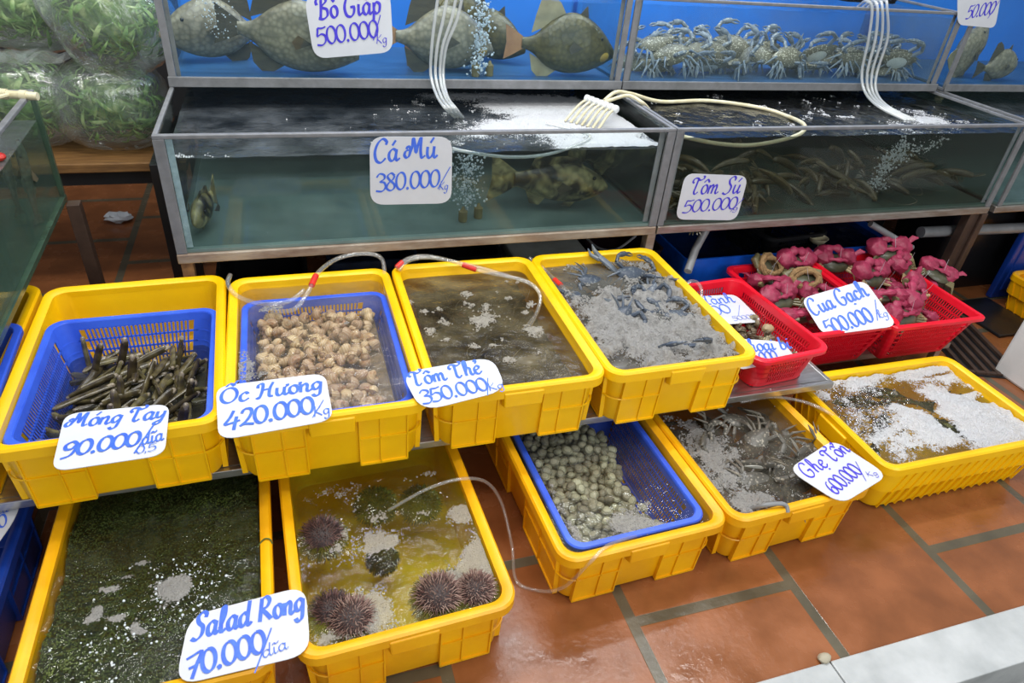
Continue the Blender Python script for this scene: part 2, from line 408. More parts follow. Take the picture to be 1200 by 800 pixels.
# bottom rails of the two upper tanks (grey ledge) and the rusty stand
for (nm, lb, a, b_) in (('support_rail', 'grey ledge rail under the triggerfish tank', -.309, 1.131), ('support_rail', 'grey ledge rail under the blue crab tank', 1.135, 2.553), ('support_rail', 'grey ledge rail under the bright blue tank at right edge', 2.598, 3.9)):
    q = MB(); q.b2((a, YU - .012, .7925), (b_, YU + .05, ZU - .0005)); q.b2((a, YU - .014, .7925), (b_, YU - .0045, ZU + .016)); tag(q.build(nm, TRIM, None, False, .002), lb, 'rail')
st = thing('tank_stand', 'rusty steel angle stand under the lower glass tanks', 'stand', (-.31, YL, 0))
q = MB(); q.b2((0, -.006, .448), (1.425, .05, .475)); q.build('front_rail', RAIL, st, False, .003)
q = MB(); q.b2((1.43, -.006, .448), (2.87, .05, .475)); q.build('front_rail', STEEL, st, False, .003)
q = MB(); q.b2((2.90, -.006, .448), (4.2, .05, .475)); q.build('front_rail', STEEL, st, False, .003)
for x in (.0, 1.415, 2.83): q = MB(); q.b2((x, .05, .452), (x + .04, .9, .475)); q.build('cross_rail', BROWN, st, False)
q = MB(); q.b2((0, .86, .448), (4.2, .9, .475)); q.build('back_rail', BROWN, st, False)
for x, mm, wd in ((.004, RUST, .03), (1.405, RAIL, .03), (2.80, BROWN, .075)):
    for y in (.004, .86):
        q = MB(); q.b2((x, y, 0), (x + wd, y + .035, .4475)); 
        if wd > .05: q.b2((x + wd * .62, y - .012, 0), (x + wd, y - .001, .4475))
        q.build('leg', mm, st, False, .002)
# black frame leg seen left of the lower left tank
q = MB(); q.b2((-.03, -.02, 0), (.0, .02, .55)); q.b2((-.03, .025, .5), (.03, .5, .55)); o = q.build('black_frame', BLACK, None, False, .002); o.location = (-.385, 2.28, 0)
tag(o, 'black steel frame leg beside the lower left tank', 'frame')

# tank water ------------------------------------------------------------
WTOP = watermat('tank_water_top', (.78, .84, .86, 1), (.17, .19, .21, 1), .26, .16, bump=.5, bscale=16, murk2=(.06, .075, .09, 1))
WTOPC = watermat('clear_water_top', (.92, .95, .97, 1), (.2, .3, .4, 1), .05, .04, bump=.5, bscale=16, gloss=.5)
WDK = watermat('dark_water_top', (.58, .59, .58, 1), (.016, .017, .017, 1), .30, .15, bump=.5, bscale=16)
WSIDE_C = watermat('green_grey_water_side', (.62, .67, .67, 1), (.10, .115, .112, 1), .13, .06, bump=0, gloss=.1)
WSIDE_D = watermat('dark_water_side', (.62, .64, .60, 1), (.06, .062, .052, 1), .14, .04, bump=0, gloss=.1)
WSIDE_A = watermat('clear_blue_water_side', (.90, .95, .97, 1), (.13, .24, .34, 1), .07, .05, bump=0, gloss=.1)
WSIDE_B = watermat('milky_blue_water_side', (.86, .91, .93, 1), (.24, .29, .31, 1), .14, .10, bump=0, gloss=.1)
WSIDE_L = watermat('green_water_side', (.70, .80, .72, 1), (.13, .17, .145, 1), .24, .08, bump=0, gloss=.2)
def tank_water(label, x0, x1, y0, y1, z0, z1, side, top):
    q = MB(); n = 40; mm = 16
    q.v = []; 
    P = [[(x0 + (x1 - x0) * i / n, y0 + (y1 - y0) * j / mm, z1 + .004 * mnoise.noise(Vector((i * .55, j * .7, x0)))) for j in range(mm + 1)] for i in range(n + 1)]
    vs = [p_ for r_ in P for p_ in r_]
    q.cm = 1; q.add(vs, [(i * (mm + 1) + j, (i + 1) * (mm + 1) + j, (i + 1) * (mm + 1) + j + 1, i * (mm + 1) + j + 1) for i in range(n) for j in range(mm)])
    q.cm = 0
    def skirt(line): 
        k = len(line); q.add(line + [(a, b_, z0) for a, b_, _ in line], [(i, i + k, i + k + 1, i + 1) for i in range(k - 1)])
    skirt([P[i][0] for i in range(n + 1)]); skirt([P[n][j] for j in range(mm + 1)]); skirt([P[0][j] for j in range(mm, -1, -1)])
    return tag(q.build('water', [side, top]), label, 'water')
tank_water('clear bluish water around the grey triggerfish', T1x0 + .016, T1x1 - .016, YU + .014, 2.722, ZU + .011, 1.058, WSIDE_A, WTOPC)
tank_water('cloudy bluish water above the heap of blue crabs', T1x1 + .03, T2x1 - .016, YU + .014, 2.722, ZU + .011, 1.062, WSIDE_B, WTOPC)
wc = tank_water('dim grey green water in the grouper tank', -.290, 1.098, YL + .016, 2.605, ZL + .011, .728, WSIDE_C, WTOP)
wd_ = tank_water('dark brown water in the prawn tank', 1.135, 2.543, YL + .016, 2.605, ZL + .011, .757, WSIDE_D, WDK)
tank_water('pale water in the lower tank at right edge', 2.617, 3.88, YL + .016, 2.605, ZL + .011, .74, WSIDE_B, WTOP)
tank_water('clear blue water in the upper tank at right edge', 2.617, 3.88, YU + .016, 2.722, ZU + .011, 1.21, WSIDE_A, WTOPC)

# ------------------------------------------------------------------ foam
def foam(name, parent, x0, x1, y0, y1, z, blobs, bias=-.3, ns=14, na=.5, h=.008, cell=.0035, m=FOAMW, rz=0, org=(0, 0), label=None, nb=500, bub=.0022, lump=0):
    """bubbly layer: blobs = (world x, world y, rx, ry, gain); kept where density > 0. Local frame turned rz about org"""
    nx = int((x1 - x0) / cell); ny = int((y1 - y0) / cell)
    X, Y = np.meshgrid(np.linspace(x0, x1, nx), np.linspace(y0, y1, ny), indexing='ij')
    c_, s_ = math.cos(rz), math.sin(rz); WX = org[0] + X * c_ - Y * s_; WY = org[1] + X * s_ + Y * c_
    d = bias + na * 2 * (fbm(WX * ns + 40, WY * ns + 40) - .5) + na * .8 * (fbm(WX * ns * 4.3 + 9, WY * ns * 4.3 + 3) - .5)
    for (bx, by, rx, ry, gain) in blobs: d = d + gain * np.exp(-(((WX - bx) / rx) ** 2 + ((WY - by) / ry) ** 2))
    keep = d > 0
    Z = z + .0015 + h * np.clip(d * 1.5, 0, 1) * (.35 + .9 * fbm(WX * 60, WY * 60, 3)) + lump * np.clip(d * 2, 0, 1) * np.clip(fbm(WX * 26 + 5, WY * 26, 3) - .42, 0, 1) + .0034 * (vnoise(WX * 210, WY * 210) - .5)
    idx = -np.ones(X.shape, int); cellk = keep[:-1, :-1] & keep[1:, :-1] & keep[1:, 1:] & keep[:-1, 1:]
    used = np.zeros(X.shape, bool)
    used[:-1, :-1] |= cellk; used[1:, :-1] |= cellk; used[1:, 1:] |= cellk; used[:-1, 1:] |= cellk
    idx[used] = np.arange(used.sum())
    vs = np.stack([X[used], Y[used], Z[used]], 1)
    a, b_ = np.nonzero(cellk)
    fs = np.stack([idx[a, b_], idx[a + 1, b_], idx[a + 1, b_ + 1], idx[a, b_ + 1]], 1)
    me = bpy.data.meshes.new(name); dv = np.clip(d[used], 0, 1); VS = vs.tolist(); FS = fs.tolist()
    if nb and len(a):                                     # single bubbles standing out of the layer
        pick = rng.integers(0, len(a), nb); dome = [(math.cos(t) * s_, math.sin(t) * s_, c_) for s_, c_ in ((1, 0), (.80, .6)) for t in [k * PI / 3 for k in range(6)]] + [(0, 0, 1)]
        dv = np.concatenate([dv, np.ones(nb * 13)])
        for k in pick:
            i0 = idx[a[k], b_[k]]; c = vs[i0]; r = bub * (.4 + .9 * rng.random() ** 2); o0 = len(VS)
            VS += [[c[0] + p_[0] * r, c[1] + p_[1] * r, c[2] - r * .25 + p_[2] * r] for p_ in dome]
            FS += [[o0 + j, o0 + (j + 1) % 6, o0 + 6 + (j + 1) % 6, o0 + 6 + j] for j in range(6)] + [[o0 + 6 + j, o0 + 6 + (j + 1) % 6, o0 + 12] for j in range(6)]
    me.from_pydata(VS, [], FS); me.update()
    me.polygons.foreach_set('use_smooth', [True] * len(me.polygons)); me.materials.append(m)
    at = me.attributes.new('dens', 'FLOAT', 'POINT'); at.data.foreach_set('value', dv.astype(np.float32))
    o = bpy.data.objects.new(name, me); COL.objects.link(o); o.parent = parent; tag(o, kind='stuff')
    if label: o['label'] = label
    return o
def bl(px, py, z, rx, ry=None, g=1.0):
    p_ = PZ(px, py, z); return (p_.x, p_.y, rx, ry or rx, g)
zc = .728
foam('foam', wc, -.28, 1.09, YL + .02, 2.5, zc, [bl(600, 150, zc, .2, .1, .5), bl(660, 135, zc, .34, .2, .5), bl(700, 150, zc, .26, .15, 1.1), bl(630, 120, zc, .30, .12, .8), bl(540, 112, zc, .2, .05, .6), bl(745, 175, zc, .14, .08, .9), bl(690, 172, zc, .2, .05, .7), bl(560, 165, zc, .12, .12, .45), bl(600, 185, zc, .25, .05, .3)], -.42, 9, .42, .006, .006)
foam('foam_flecks', wc, -.28, .6, YL + .02, 2.4, zc, [bl(500, 130, zc, .2, .3, .22), bl(230, 185, zc, .2, .03, .5), bl(400, 185, zc, .4, .02, .35)], -.48, 26, .8, .004, .006)
zd = .757
foam('foam', wd_, 1.15, 2.53, YL + .02, 2.5, zd, [bl(1090, 140, zd, .14, .14, .75), bl(1040, 150, zd, .2, .10, .5), bl(1090, 112, zd, .15, .05, .6), bl(960, 160, zd, .6, .018, .5), bl(1120, 160, zd, .3, .03, .7)], -.40, 14, .5, .006, .006)
foam('foam_flecks', wd_, 1.15, 2.53, YL + .02, 2.5, zd, [bl(960, 130, zd, .35, .2, .22)], -.50, 22, .95, .005, .006)

# bubble columns and air stones
def bubbles(label, pts, n, spread, rmax=.006):
    q = MB()
    L = cat_rom(pts, 8)
    for k in range(n):
        p_ = L[min(len(L) - 1, int(rng.random() * len(L)))]; s_ = spread
        r = rmax * (.3 + .7 * rng.random() ** 2)
        q.ball((p_.x + rng.normal() * s_, p_.y + rng.normal() * s_, p_.z + rng.normal() * .01), r, 6, 4)
    return tag(q.build('bubble_column', BUB), label, 'bubbles', kind='stuff')
p0 = PY(560, 84, 2.30); p1 = PY(566, 4, 2.30)
bubbles('column of rising white bubbles in the triggerfish tank', [p0, (p0 + p1) / 2, p1], 420, .016, .0055)
p0 = PY(262, 40, 2.32); p1 = PY(245, 4, 2.32)
bubbles('faint bubbles rising at the left of the triggerfish tank', [p0, (p0 + p1) / 2, p1], 130, .022, .003)
p0 = PY(545, 235, 1.88); p1 = PY(548, 186, 1.90)
bubbles('wide curtain of bubbles behind the grouper price card', [p0, (p0 + p1) / 2, p1], 420, .026, .0045)
bubbles('slanting jet of bubbles in the prawn tank', [PY(1028, 218, 1.87), PY(1040, 190, 1.88), PY(1062, 168, 1.88)], 480, .014, .0045)
bubbles('second plume of bubbles trailing right in the prawn tank', [PY(1050, 190, 1.89), PY(1075, 176, 1.89), PY(1105, 165, 1.90)], 170, .010, .004)
STN = mat('air_stone', (.30, .24, .10, 1), (.16, .12, .05, 1), .8, bump=.4)
for px, py, y, lb in ((557, 92, 2.30, 'left yellowish air stone under the bubble column in the triggerfish tank'), (573, 92, 2.31, 'right yellowish air stone under the bubble column in the triggerfish tank'),
                      (543, 240, 1.88, 'left yellowish air stone on the bottom of the grouper tank'), (561, 238, 1.90, 'right yellowish air stone on the bottom of the grouper tank')):
    q = MB(); q.loft([[(r * math.cos(a * PI / 5), r * math.sin(a * PI / 5), z) for a in range(10)] for r, z in ((.012, 0), (.014, .004), (.014, .034), (.006, .040), (.004, .048))])
    o = q.build('air_stone', STN); pp = PY(px, py, y); o.location = (pp.x, pp.y, (ZU if y > 2.2 else ZL) + .0085); tag(o, lb, 'air stone')
# ------------------------------------------------------------------ crates
CW, CL, CH = .43, .63, .178
def make_crate(name, label, m, front, z, rz, W=CW, L=CL, H=CH, ribbed=True, group=None):
    """moulded fish crate; local origin at the middle of its base. front = middle of the front rim"""
    fx, fy = front; cx = fx - math.sin(rz) * L / 2; cy = fy + math.cos(rz) * L / 2
    t = thing(name, label, 'crate', (cx, cy, z), rz, group)
    hw, hl = W / 2, L / 2; q = MB(); th = .004; r = .045; i0, i1 = .026, .018   # inset at the bottom / below the rim
    lv = [(0.000, i0 + .012), (.004, i0 + .003), (.012, i0), (H - .010, i1)]
    rings = [ring(rr(hw - i, hl - i, r - .006), zz) for zz, i in lv]
    inner = [ring(rr(hw - i - th, hl - i - th, r - .008), zz) for zz, i in ((H - .010, i1), (.014, i0), (.008, i0 + .004))]
    q.loft(rings + inner, True, True)
    if ribbed:
        zt, zb = H - .026, .003; zm = H * .47
        def wall(L_, half, alongx, sgn, xs, cen):
            ins = lambda zz: half - (i0 + (i1 - i0) * min(1, zz / H)) 
            def rib(u, du, za, zb_, dp=.0085):
                pts = []
                for zz in (za, zb_):
                    o_ = ins(zz); pts.append((u - du, o_ - .003, zz)); pts.append((u + du, o_ - .003, zz)); pts.append((u + du, o_ + dp, zz)); pts.append((u - du, o_ + dp, zz))
                vs = [((p_[0], sgn * p_[1], p_[2]) if alongx else (sgn * p_[1], p_[0], p_[2])) for p_ in pts]
                q.add(vs, [(0, 1, 2, 3), (7, 6, 5, 4), (0, 4, 5, 1), (1, 5, 6, 2), (2, 6, 7, 3), (3, 7, 4, 0)])
            for u in xs: rib(u, .0016, zb, zt)
            for a, b_ in cen:
                rib((a + b_) / 2, abs(b_ - a) / 2, zm - .002, zm + .002)
                rib((a + b_) / 2, abs(b_ - a) / 2, zb, zt, .0045)      # raised outer panels end lower as feet
                rib((a + b_) / 2, abs(b_ - a) / 2, zb - .002, zb + .004, .0085)
        e = hw - .052
        wall(W, hl, True, -1, [-e, -e * .63, -.057, .057, e * .63, e], [(-e, -.057), (.057, e)])
        wall(W, hl, True, 1, [-e, -e * .63, -.057, .057, e * .63, e], [(-e, -.057), (.057, e)])
        e = hl - .052
        for s_ in (-1, 1): wall(L, hw, False, s_, [-e, -e * .62, -e * .24, e * .24, e * .62, e], [(-e, -e * .24), (e * .24, e)])
        for s1 in (-1, 1):                                               # rounded corner ribs
            for s2 in (-1, 1):
                for zz in (zm,):
                    i_ = i0 + (i1 - i0) * zz / H
                    arc = [(s1 * (hw - i_ - r + .006 + (r + .001) * math.cos(a * PI / 10)), s2 * (hl - i_ - r + .006 + (r + .001) * math.sin(a * PI / 10)), zz) for a in range(6)]
                    q.tube(arc, .0024, 5)
    else:
        # stepped skirt with slanting ribs all round
        zs = H * .46
        ro = [ring(rr(hw - .008, hl - .008, r), zs), ring(rr(hw - .004, hl - .004, r), H - .02)]
        ri = [ring(rr(hw - i1 + .001, hl - i1 + .001, r - .006), H - .02), ring(rr(hw - i1 + .001, hl - i1 + .001, r - .006), zs)]
        q.loft(ro + ri + [ro[0]], False, False)
        for sgn in (-1, 1):
            for al, n_, half, ln in ((True, 17, hl, hw), (False, 11, hw, hl)):
                for k in range(n_):
                    u = -ln + .06 + (2 * ln - .12) * k / (n_ - 1)
                    for za, zb_, o0, o1 in ((.004, zs, half - i0, half - i1), (zs, H - .022, half - .008, half - .004)):
                        du = (zb_ - za) * .28
                        pts = [(u + d_, o_ + e_, zz) for zz, o_, d_ in ((za, o0, 0), (zb_, o1, du)) for d_, e_ in ((d_ - .0016, -.002), (d_ + .0016, -.002), (d_ + .0016, .0035), (d_ - .0016, .0035))]
                        vs = [((p_[0], sgn * p_[1], p_[2]) if al else (sgn * p_[1], p_[0], p_[2])) for p_ in pts]
                        q.add(vs, [(0, 1, 2, 3), (7, 6, 5, 4), (0, 4, 5, 1), (1, 5, 6, 2), (2, 6, 7, 3), (3, 7, 4, 0)])
    q.build('body', m, t, angle=.6)
    q = MB(); zt = H
    prof = [(i1 - .001, H - .012), (.0025, H - .012), (.0025, H - .028), (0, H - .028), (0, H - .005), (.004, H), (i1 - .006, H), (i1 + .001, H - .004), (i1 + th + .001, H - .006), (i1 + th + .001, H - .02), (i1 + .0005, H - .02)]
    q.loft([ring(rr(hw - i, hl - i, max(.012, r - i * .55)), zz) for i, zz in prof] , False, False)
    q.build('rim', m, t, angle=.6)
    for s_ in (-1, 1):
        h_ = MB()
        if ribbed:
            y0 = s_ * (hl - .016); y1 = s_ * (hl + .003)
            h_.loft([[(-.050, y0, H - .058), (.050, y0, H - .058), (.050, y0, H - .012), (-.050, y0, H - .012)], [(-.046, y1, H - .054), (.046, y1, H - .054), (.049, y1, H - .0125), (-.049, y1, H - .0125)]])
        else:
            x0 = s_ * (hw - .010); x1 = s_ * (hw + .006)
            h_.loft([[(x0, -.06, H - .075), (x0, .06, H - .075), (x0, .06, H - .020), (x0, -.06, H - .020)], [(x1, -.054, H - .068), (x1, .054, H - .068), (x1, .054, H - .022), (x1, -.054, H - .022)]])
        h_.build('handle', m, t, False, .003)
    return t
ZS = .2298
CR = {
 'A': ((-.3946, 1.1542), .030, YEL, 'yellow crate on the steel shelf holding razor clams in a blue basket'),
 'B': ((.030, 1.1314), .0066, YEL, 'yellow crate on the steel shelf holding whelks in a blue basket under water'),
 'C': ((.4631, 1.1427), -.0014, YEL, 'yellow crate on the steel shelf of murky brown shrimp water'),
 'D': ((.8955, 1.1448), .0051, YEL, 'bright yellow crate on the steel shelf brimming with grey foam'),
 'L': ((-.835, 1.17), .03, YEL, 'yellow crate at the left edge half under the left glass tank')}
XF = {}
for k, (fr, rz, mm, lb) in CR.items():
    CR_o = make_crate('crate', lb, mm, fr, ZS, rz, group='yellow crates on the steel shelf'); XF[k] = (CR_o.location.copy(), rz)
LW = {
 'E': ((-.328, .737), .012, 'orange yellow floor crate of dark green seaweed at lower left'),
 'F': ((.1362, .7444), .0445, 'orange yellow floor crate with sea urchins in yellow water'),
 'G': ((.6806, .8303), .0383, 'orange yellow floor crate holding a blue basket of small clams'),
 'H': ((1.1149, .8438), .0442, 'orange yellow floor crate of grey crabs under the violet inked card')}
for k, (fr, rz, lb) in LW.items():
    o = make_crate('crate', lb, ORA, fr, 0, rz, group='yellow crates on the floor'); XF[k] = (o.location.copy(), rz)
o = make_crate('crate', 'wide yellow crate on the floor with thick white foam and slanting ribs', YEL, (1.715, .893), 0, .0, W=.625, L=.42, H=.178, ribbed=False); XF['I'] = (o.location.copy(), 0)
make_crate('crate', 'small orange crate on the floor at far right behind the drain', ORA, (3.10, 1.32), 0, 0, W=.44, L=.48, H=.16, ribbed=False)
q = MB(); q.b2((0, 0, 0), (.62, .028, .44)); q.b2((.03, -.006, .04), (.59, .034, .40)); o = q.build('plastic_board', DBLU, None, False, .006); o.location = (2.915, 1.835, 0); tag(o, 'deep blue plastic board standing at the right edge behind the small orange crate', 'board')
q = MB(); q.b2((0, 0, 0), (.235, .27, .012)); o = q.build('rubber_mat', BLACK, None, False, .004); o.location = (2.655, 1.56, .0005); tag(o, 'black rubber mat on the floor left of the small orange crate', 'mat')
make_crate('crate', 'deep blue floor crate at lower left edge beside the seaweed crate', DBLU, (-.825, .72), 0, .02, W=.44, L=.6, H=.16)

# steel shelf carrying the upper crates
sh = thing('steel_shelf', 'low stainless steel shelf under the upper row of crates', 'shelf', (0, 0, 0))
q = MB(); q.b2((-1.12, 1.216, .222), (1.44, 1.776, .2285)); q.build('shelf_plate', POLISH, sh, False)
q = MB(); q.b2((-1.12, 1.200, .207), (1.455, 1.215, .2285)); q.build('front_rail', POLISH, sh, False, .002)
q = MB(); q.b2((1.4405, 1.2155, .207), (1.455, 1.776, .2285)); q.build('side_rail', POLISH, sh, False, .002)
q = MB(); q.b2((1.47, 1.43, .100), (2.2, 1.776, .1215)); q.build('lower_plate', POLISH, sh, False)
for x, y in ((1.5, 1.76), (2.17, 1.76), (2.17, 1.45), (1.5, 1.45)): q = MB(); q.b2((x - .012, y - .012, 0), (x + .012, y + .012, .0998)); q.build('leg', POLISH, sh, False)
for x, y in ((-1.1, 1.76), (-.1, 1.76), (.44, 1.76), (.91, 1.76), (1.43, 1.76), (-1.1, 1.24)):
    q = MB(); q.b2((x - .012, y - .012, 0), (x + .012, y + .012, .1988)); q.build('leg', POLISH, sh, False)

# ------------------------------------------------------------------ perforated baskets
def make_basket(name, label, m, ctr, z, rz, W, L, H, taper=.028, pitch=.0098, slot=.0058, rows=4, r=.032, flange=.013, group=None, rot=None, rib=.0022):
    t = thing(name, label, 'basket', (ctr[0], ctr[1], z), rz, group, rot)
    hw, hl = W / 2 - flange, L / 2 - flange
    at = lambda f_: (hw - taper * (1 - f_), hl - taper * (1 - f_))
    q = MB(); th = .0022; zt = H - .022
    lv = [.012] + [.012 + (zt - .012) * (k + 1) / rows for k in range(rows)]
    def strip(z0, z1):
        a0, b0 = at(z0 / H); a1, b1 = at(z1 / H)
        q.loft([ring(rr(a0, b0, r), z0), ring(rr(a1, b1, r), z1), ring(rr(a1 - th, b1 - th, r - .001), z1), ring(rr(a0 - th, b0 - th, r - .001), z0), ring(rr(a0, b0, r), z0)], False, False)
    strip(0, .012); strip(zt, H - .002)
    for zz in lv[1:-1]: strip(zz - rib, zz + rib)
    # upright bars between the slots, corners solid
    bw = pitch - slot
    for al, sg in ((0, -1), (0, 1), (1, -1), (1, 1)):
        half_top = (hw, hl)[al]; nb = int((half_top - r - taper) * 2 / pitch)
        for k in range(nb + 1):
            u = -nb * pitch / 2 + k * pitch
            vs = []
            for zz in (.010, zt + .002):
                a, b_ = at(zz / H); o_ = (b_, a)[al]; uu = u * ((a, b_)[al]) / half_top
                for du, e in ((-bw / 2, 0), (bw / 2, 0), (bw / 2, -th), (-bw / 2, -th)):
                    vs.append((uu + du, sg * (o_ + e), zz) if al == 0 else (sg * (o_ + e), uu + du, zz))
            q.add(vs, [(0, 1, 2, 3), (7, 6, 5, 4), (0, 4, 5, 1), (1, 5, 6, 2), (2, 6, 7, 3), (3, 7, 4, 0)])
    for sx_ in (1, -1):
        for sy_ in (1, -1):
            R_2 = []
            for zz, e in ((.010, 0), (zt, 0), (zt, th), (.010, th), (.010, 0)):
                a, b_ = at(zz / H)
                R_2.append([(sx_ * (a - r + (r - e) * math.cos(k * PI / 12)), sy_ * (b_ - r + (r - e) * math.sin(k * PI / 12)), zz) for k in range(7)])
                a_ = R_2[-1]; a_.insert(0, (sx_ * (a - e), sy_ * (b_ - r - .012), zz)); a_.append((sx_ * (a - r - .012), sy_ * (b_ - e), zz))
            q.loft(R_2, False, False, closed=False)
    q.build('wall', m, t, angle=.5)
    q = MB(); a, b_ = at(0)
    n = int(2 * (a - .01) / .014)
    for k in range(n + 1):
        u = -a + .008 + (2 * a - .016) * k / n; q.box((u, 0, .002), (.005, 2 * b_ - .02, .003))
    n = int(2 * (b_ - .01) / .03)
    for k in range(n + 1):
        u = -b_ + .008 + (2 * b_ - .016) * k / n; q.box((0, u, .0025), (2 * a - .02, .005, .003))
    q.build('base_grid', m, t, False)
    q = MB()
    prof = [(flange - .001, H - .006), (.001, H - .006), (0, H - .013), (-.001, H - .013), (-.001, H - .003), (.002, H), (flange + .001, H), (flange + .003, H - .004), (flange + .002, H - .010), (flange - .001, H - .006)]
    q.loft([ring(rr(W / 2 - i, L / 2 - i, max(.01, r + flange * .6 - i * .6)), zz) for i, zz in prof], False, False)
    q.build('rim', m, t, angle=.6)
    return t
bkA = make_basket('basket', 'tilted blue slotted basket of razor clams in the leftmost full crate', BLU, (-.400, 1.412), .242, .0, .382, .452, .148, rot=(.02, 0, .015))
bkB = make_basket('basket', 'blue basket of whelks sunk in water in the second crate', BLU, (.030, 1.418), .244, 0, .376, .505, .140, rows=5)
gx, gy = XF['G'][0].x, XF['G'][0].y
bkG = make_basket('basket', 'blue mesh basket of small round clams in the floor crate', BLU, (.672, 1.125), .012, .038, .356, .51, .147, rows=6, pitch=.0088, slot=.0062)
bkL = make_basket('basket', 'blue basket edge with long slot at the left edge of the picture', BLU, (-.800, 1.375), .262, .0, .36, .45, .152, rot=(0, 0, .06))
R1 = make_basket('basket', 'red slotted basket lying beside the bright yellow crate, holding two cards', RED, (1.262, 1.416), .2305, .09, .262, .435, .116, taper=.02, rows=4, r=.036)
R2 = make_basket('basket', 'middle red basket of tied crabs behind the large crab price card', RED, (1.640, 1.588), .1225, .015, .385, .462, .165, taper=.040, rows=6, r=.026)
R3 = make_basket('basket', 'rightmost red basket heaped with crabs in pink cloth', RED, (1.982, 1.588), .1225, -.005, .385, .490, .165, taper=.040, rows=6, r=.012)

# ------------------------------------------------------------------ water and foam in crates
def cw(k, z, m, label, wl=.022, amp=.0015, fs=14):
    loc, rz = XF[k]; W, L = (.625, .42) if k == 'I' else (CW, CL)
    zz = z - loc.z; hw, hl = W / 2 - wl - .003, L / 2 - wl - .003
    q = MB(); n, mm = 44, 60
    vs = []
    for i in range(n + 1):
        for j in range(mm + 1):
            x = -hw + 2 * hw * i / n; y = -hl + 2 * hl * j / mm
            ox, oy = max(0, abs(x) - (hw - .036)), max(0, abs(y) - (hl - .036)); d = math.hypot(ox, oy)
            if ox > 0 and oy > 0 and d > .036:
                f_ = .036 / d; x = math.copysign(hw - .036 + ox * f_, x); y = math.copysign(hl - .036 + oy * f_, y)
            vs.append((x, y, zz + amp * (mnoise.noise(Vector((x * fs, y * fs, loc.x * 7))) + .5 * mnoise.noise(Vector((x * fs * 3, y * fs * 3, 5))))))
    q.add(vs, [(i * (mm + 1) + j, (i + 1) * (mm + 1) + j, (i + 1) * (mm + 1) + j + 1, i * (mm + 1) + j + 1) for i in range(n) for j in range(mm)])
    o = q.build('water', m); o.location = loc; o.rotation_euler = (0, 0, rz)
    return tag(o, label, 'water')
def cfoam(k, wobj, z, blobs, **kw):
    loc, rz = XF[k]; W, L = (.625, .42) if k == 'I' else (CW, CL); e = kw.pop('e', .028)
    return foam('foam', wobj, -W / 2 + e, W / 2 - e, -L / 2 + e, L / 2 - e, z - loc.z, blobs, rz=rz, org=(loc.x, loc.y), **kw)
W_A = watermat('razor_clam_water', (.72, .74, .74, 1), (.08, .08, .07, 1), .10, .08, bump=.25)
W_B = watermat('whelk_water', (.90, .88, .83, 1), (.34, .29, .21, 1), .12, .10, bump=.45, bscale=22)
W_C = watermat('brown_shrimp_water', (.50, .42, .26, 1), (.17, .14, .075, 1), .45, .3, bump=.4, bscale=30, murk2=(.05, .042, .024, 1))
W_D = watermat('grey_shell_water', (.5, .5, .47, 1), (.15, .15, .135, 1), .5, .25, bump=.4, bscale=30)
W_E = watermat('seaweed_water', (.80, .84, .74, 1), (.014, .016, .010, 1), .12, .16, bump=.5, bscale=40)
W_F = watermat('yellow_urchin_water', (.74, .93, .36, 1), (.21, .20, .03, 1), .20, .2, bump=.9, bscale=26, murk2=(.075, .065, .03, 1))
W_G = watermat('clam_water', (.80, .82, .80, 1), (.12, .12, .11, 1), .08, .08, bump=.3, bscale=25)
W_H = watermat('grey_crab_water', (.66, .63, .56, 1), (.17, .16, .13, 1), .22, .2, bump=.6, bscale=30)
W_I = watermat('foamy_yellow_water', (.82, .86, .52, 1), (.12, .12, .06, 1), .18, .12, bump=.6, bscale=30)
w_a = cw('A', .302, W_A, 'shallow clear water in the razor clam crate')
w_b = cw('B', .3815, W_B, 'rippled clear water over the whelk basket', amp=.0025)
w_c = cw('C', .372, W_C, 'murky brown water in the third crate')
w_d = cw('D', .374, W_D, 'grey water below the foam of the bright yellow crate')
w_e = cw('E', .163, W_E, 'dark water over the green seaweed')
w_f = cw('F', .160, W_F, 'rippled yellow water around the sea urchins', amp=.004, fs=22)
w_g = cw('G', .152, W_G, 'clear water over the small clams')
w_h = cw('H', .150, W_H, 'cloudy water over the grey crabs')
w_i = cw('I', .146, W_I, 'yellow water under the thick white foam')
zc = .372
cb_ = [bl(x, y, zc, r * .0022, None, g) for x, y, r, g in ((547, 345, 11, .9), (583, 343, 7, .8), (563, 378, 16, .8), (505, 387, 11, .9), (521, 377, 9, .8), (549, 358, 10, .6), (598, 350, 8, .7), (622, 357, 10, .6), (626, 388, 14, .9), (616, 367, 7, .8), (556, 407, 9, .9), (578, 405, 8, .7), (596, 423, 9, .9), (523, 399, 6, .9), (515, 363, 8, .7), (497, 365, 7, .8), (632, 414, 6, .8), (607, 331, 5, .8), (594, 330, 7, .6), (571, 358, 8, .6), (590, 396, 10, .35), (574, 370, 30, .28), (480, 355, 9, .5))]
cfoam('C', w_c, zc, cb_, bias=-.40, ns=60, na=.55, h=.004, m=FOAMT, cell=.003, nb=1300)
cfoam('B', w_b, .3815, [bl(285, 430, .38, .025, .06, .9), bl(303, 440, .38, .03, .02, .6), bl(320, 362, .38, .05, .03, .6), bl(405, 378, .38, .05, .04, .3), bl(370, 325, .38, .2, .02, .35)], bias=-.40, ns=40, na=.45, h=.002, m=FOAMG)
zd = .374
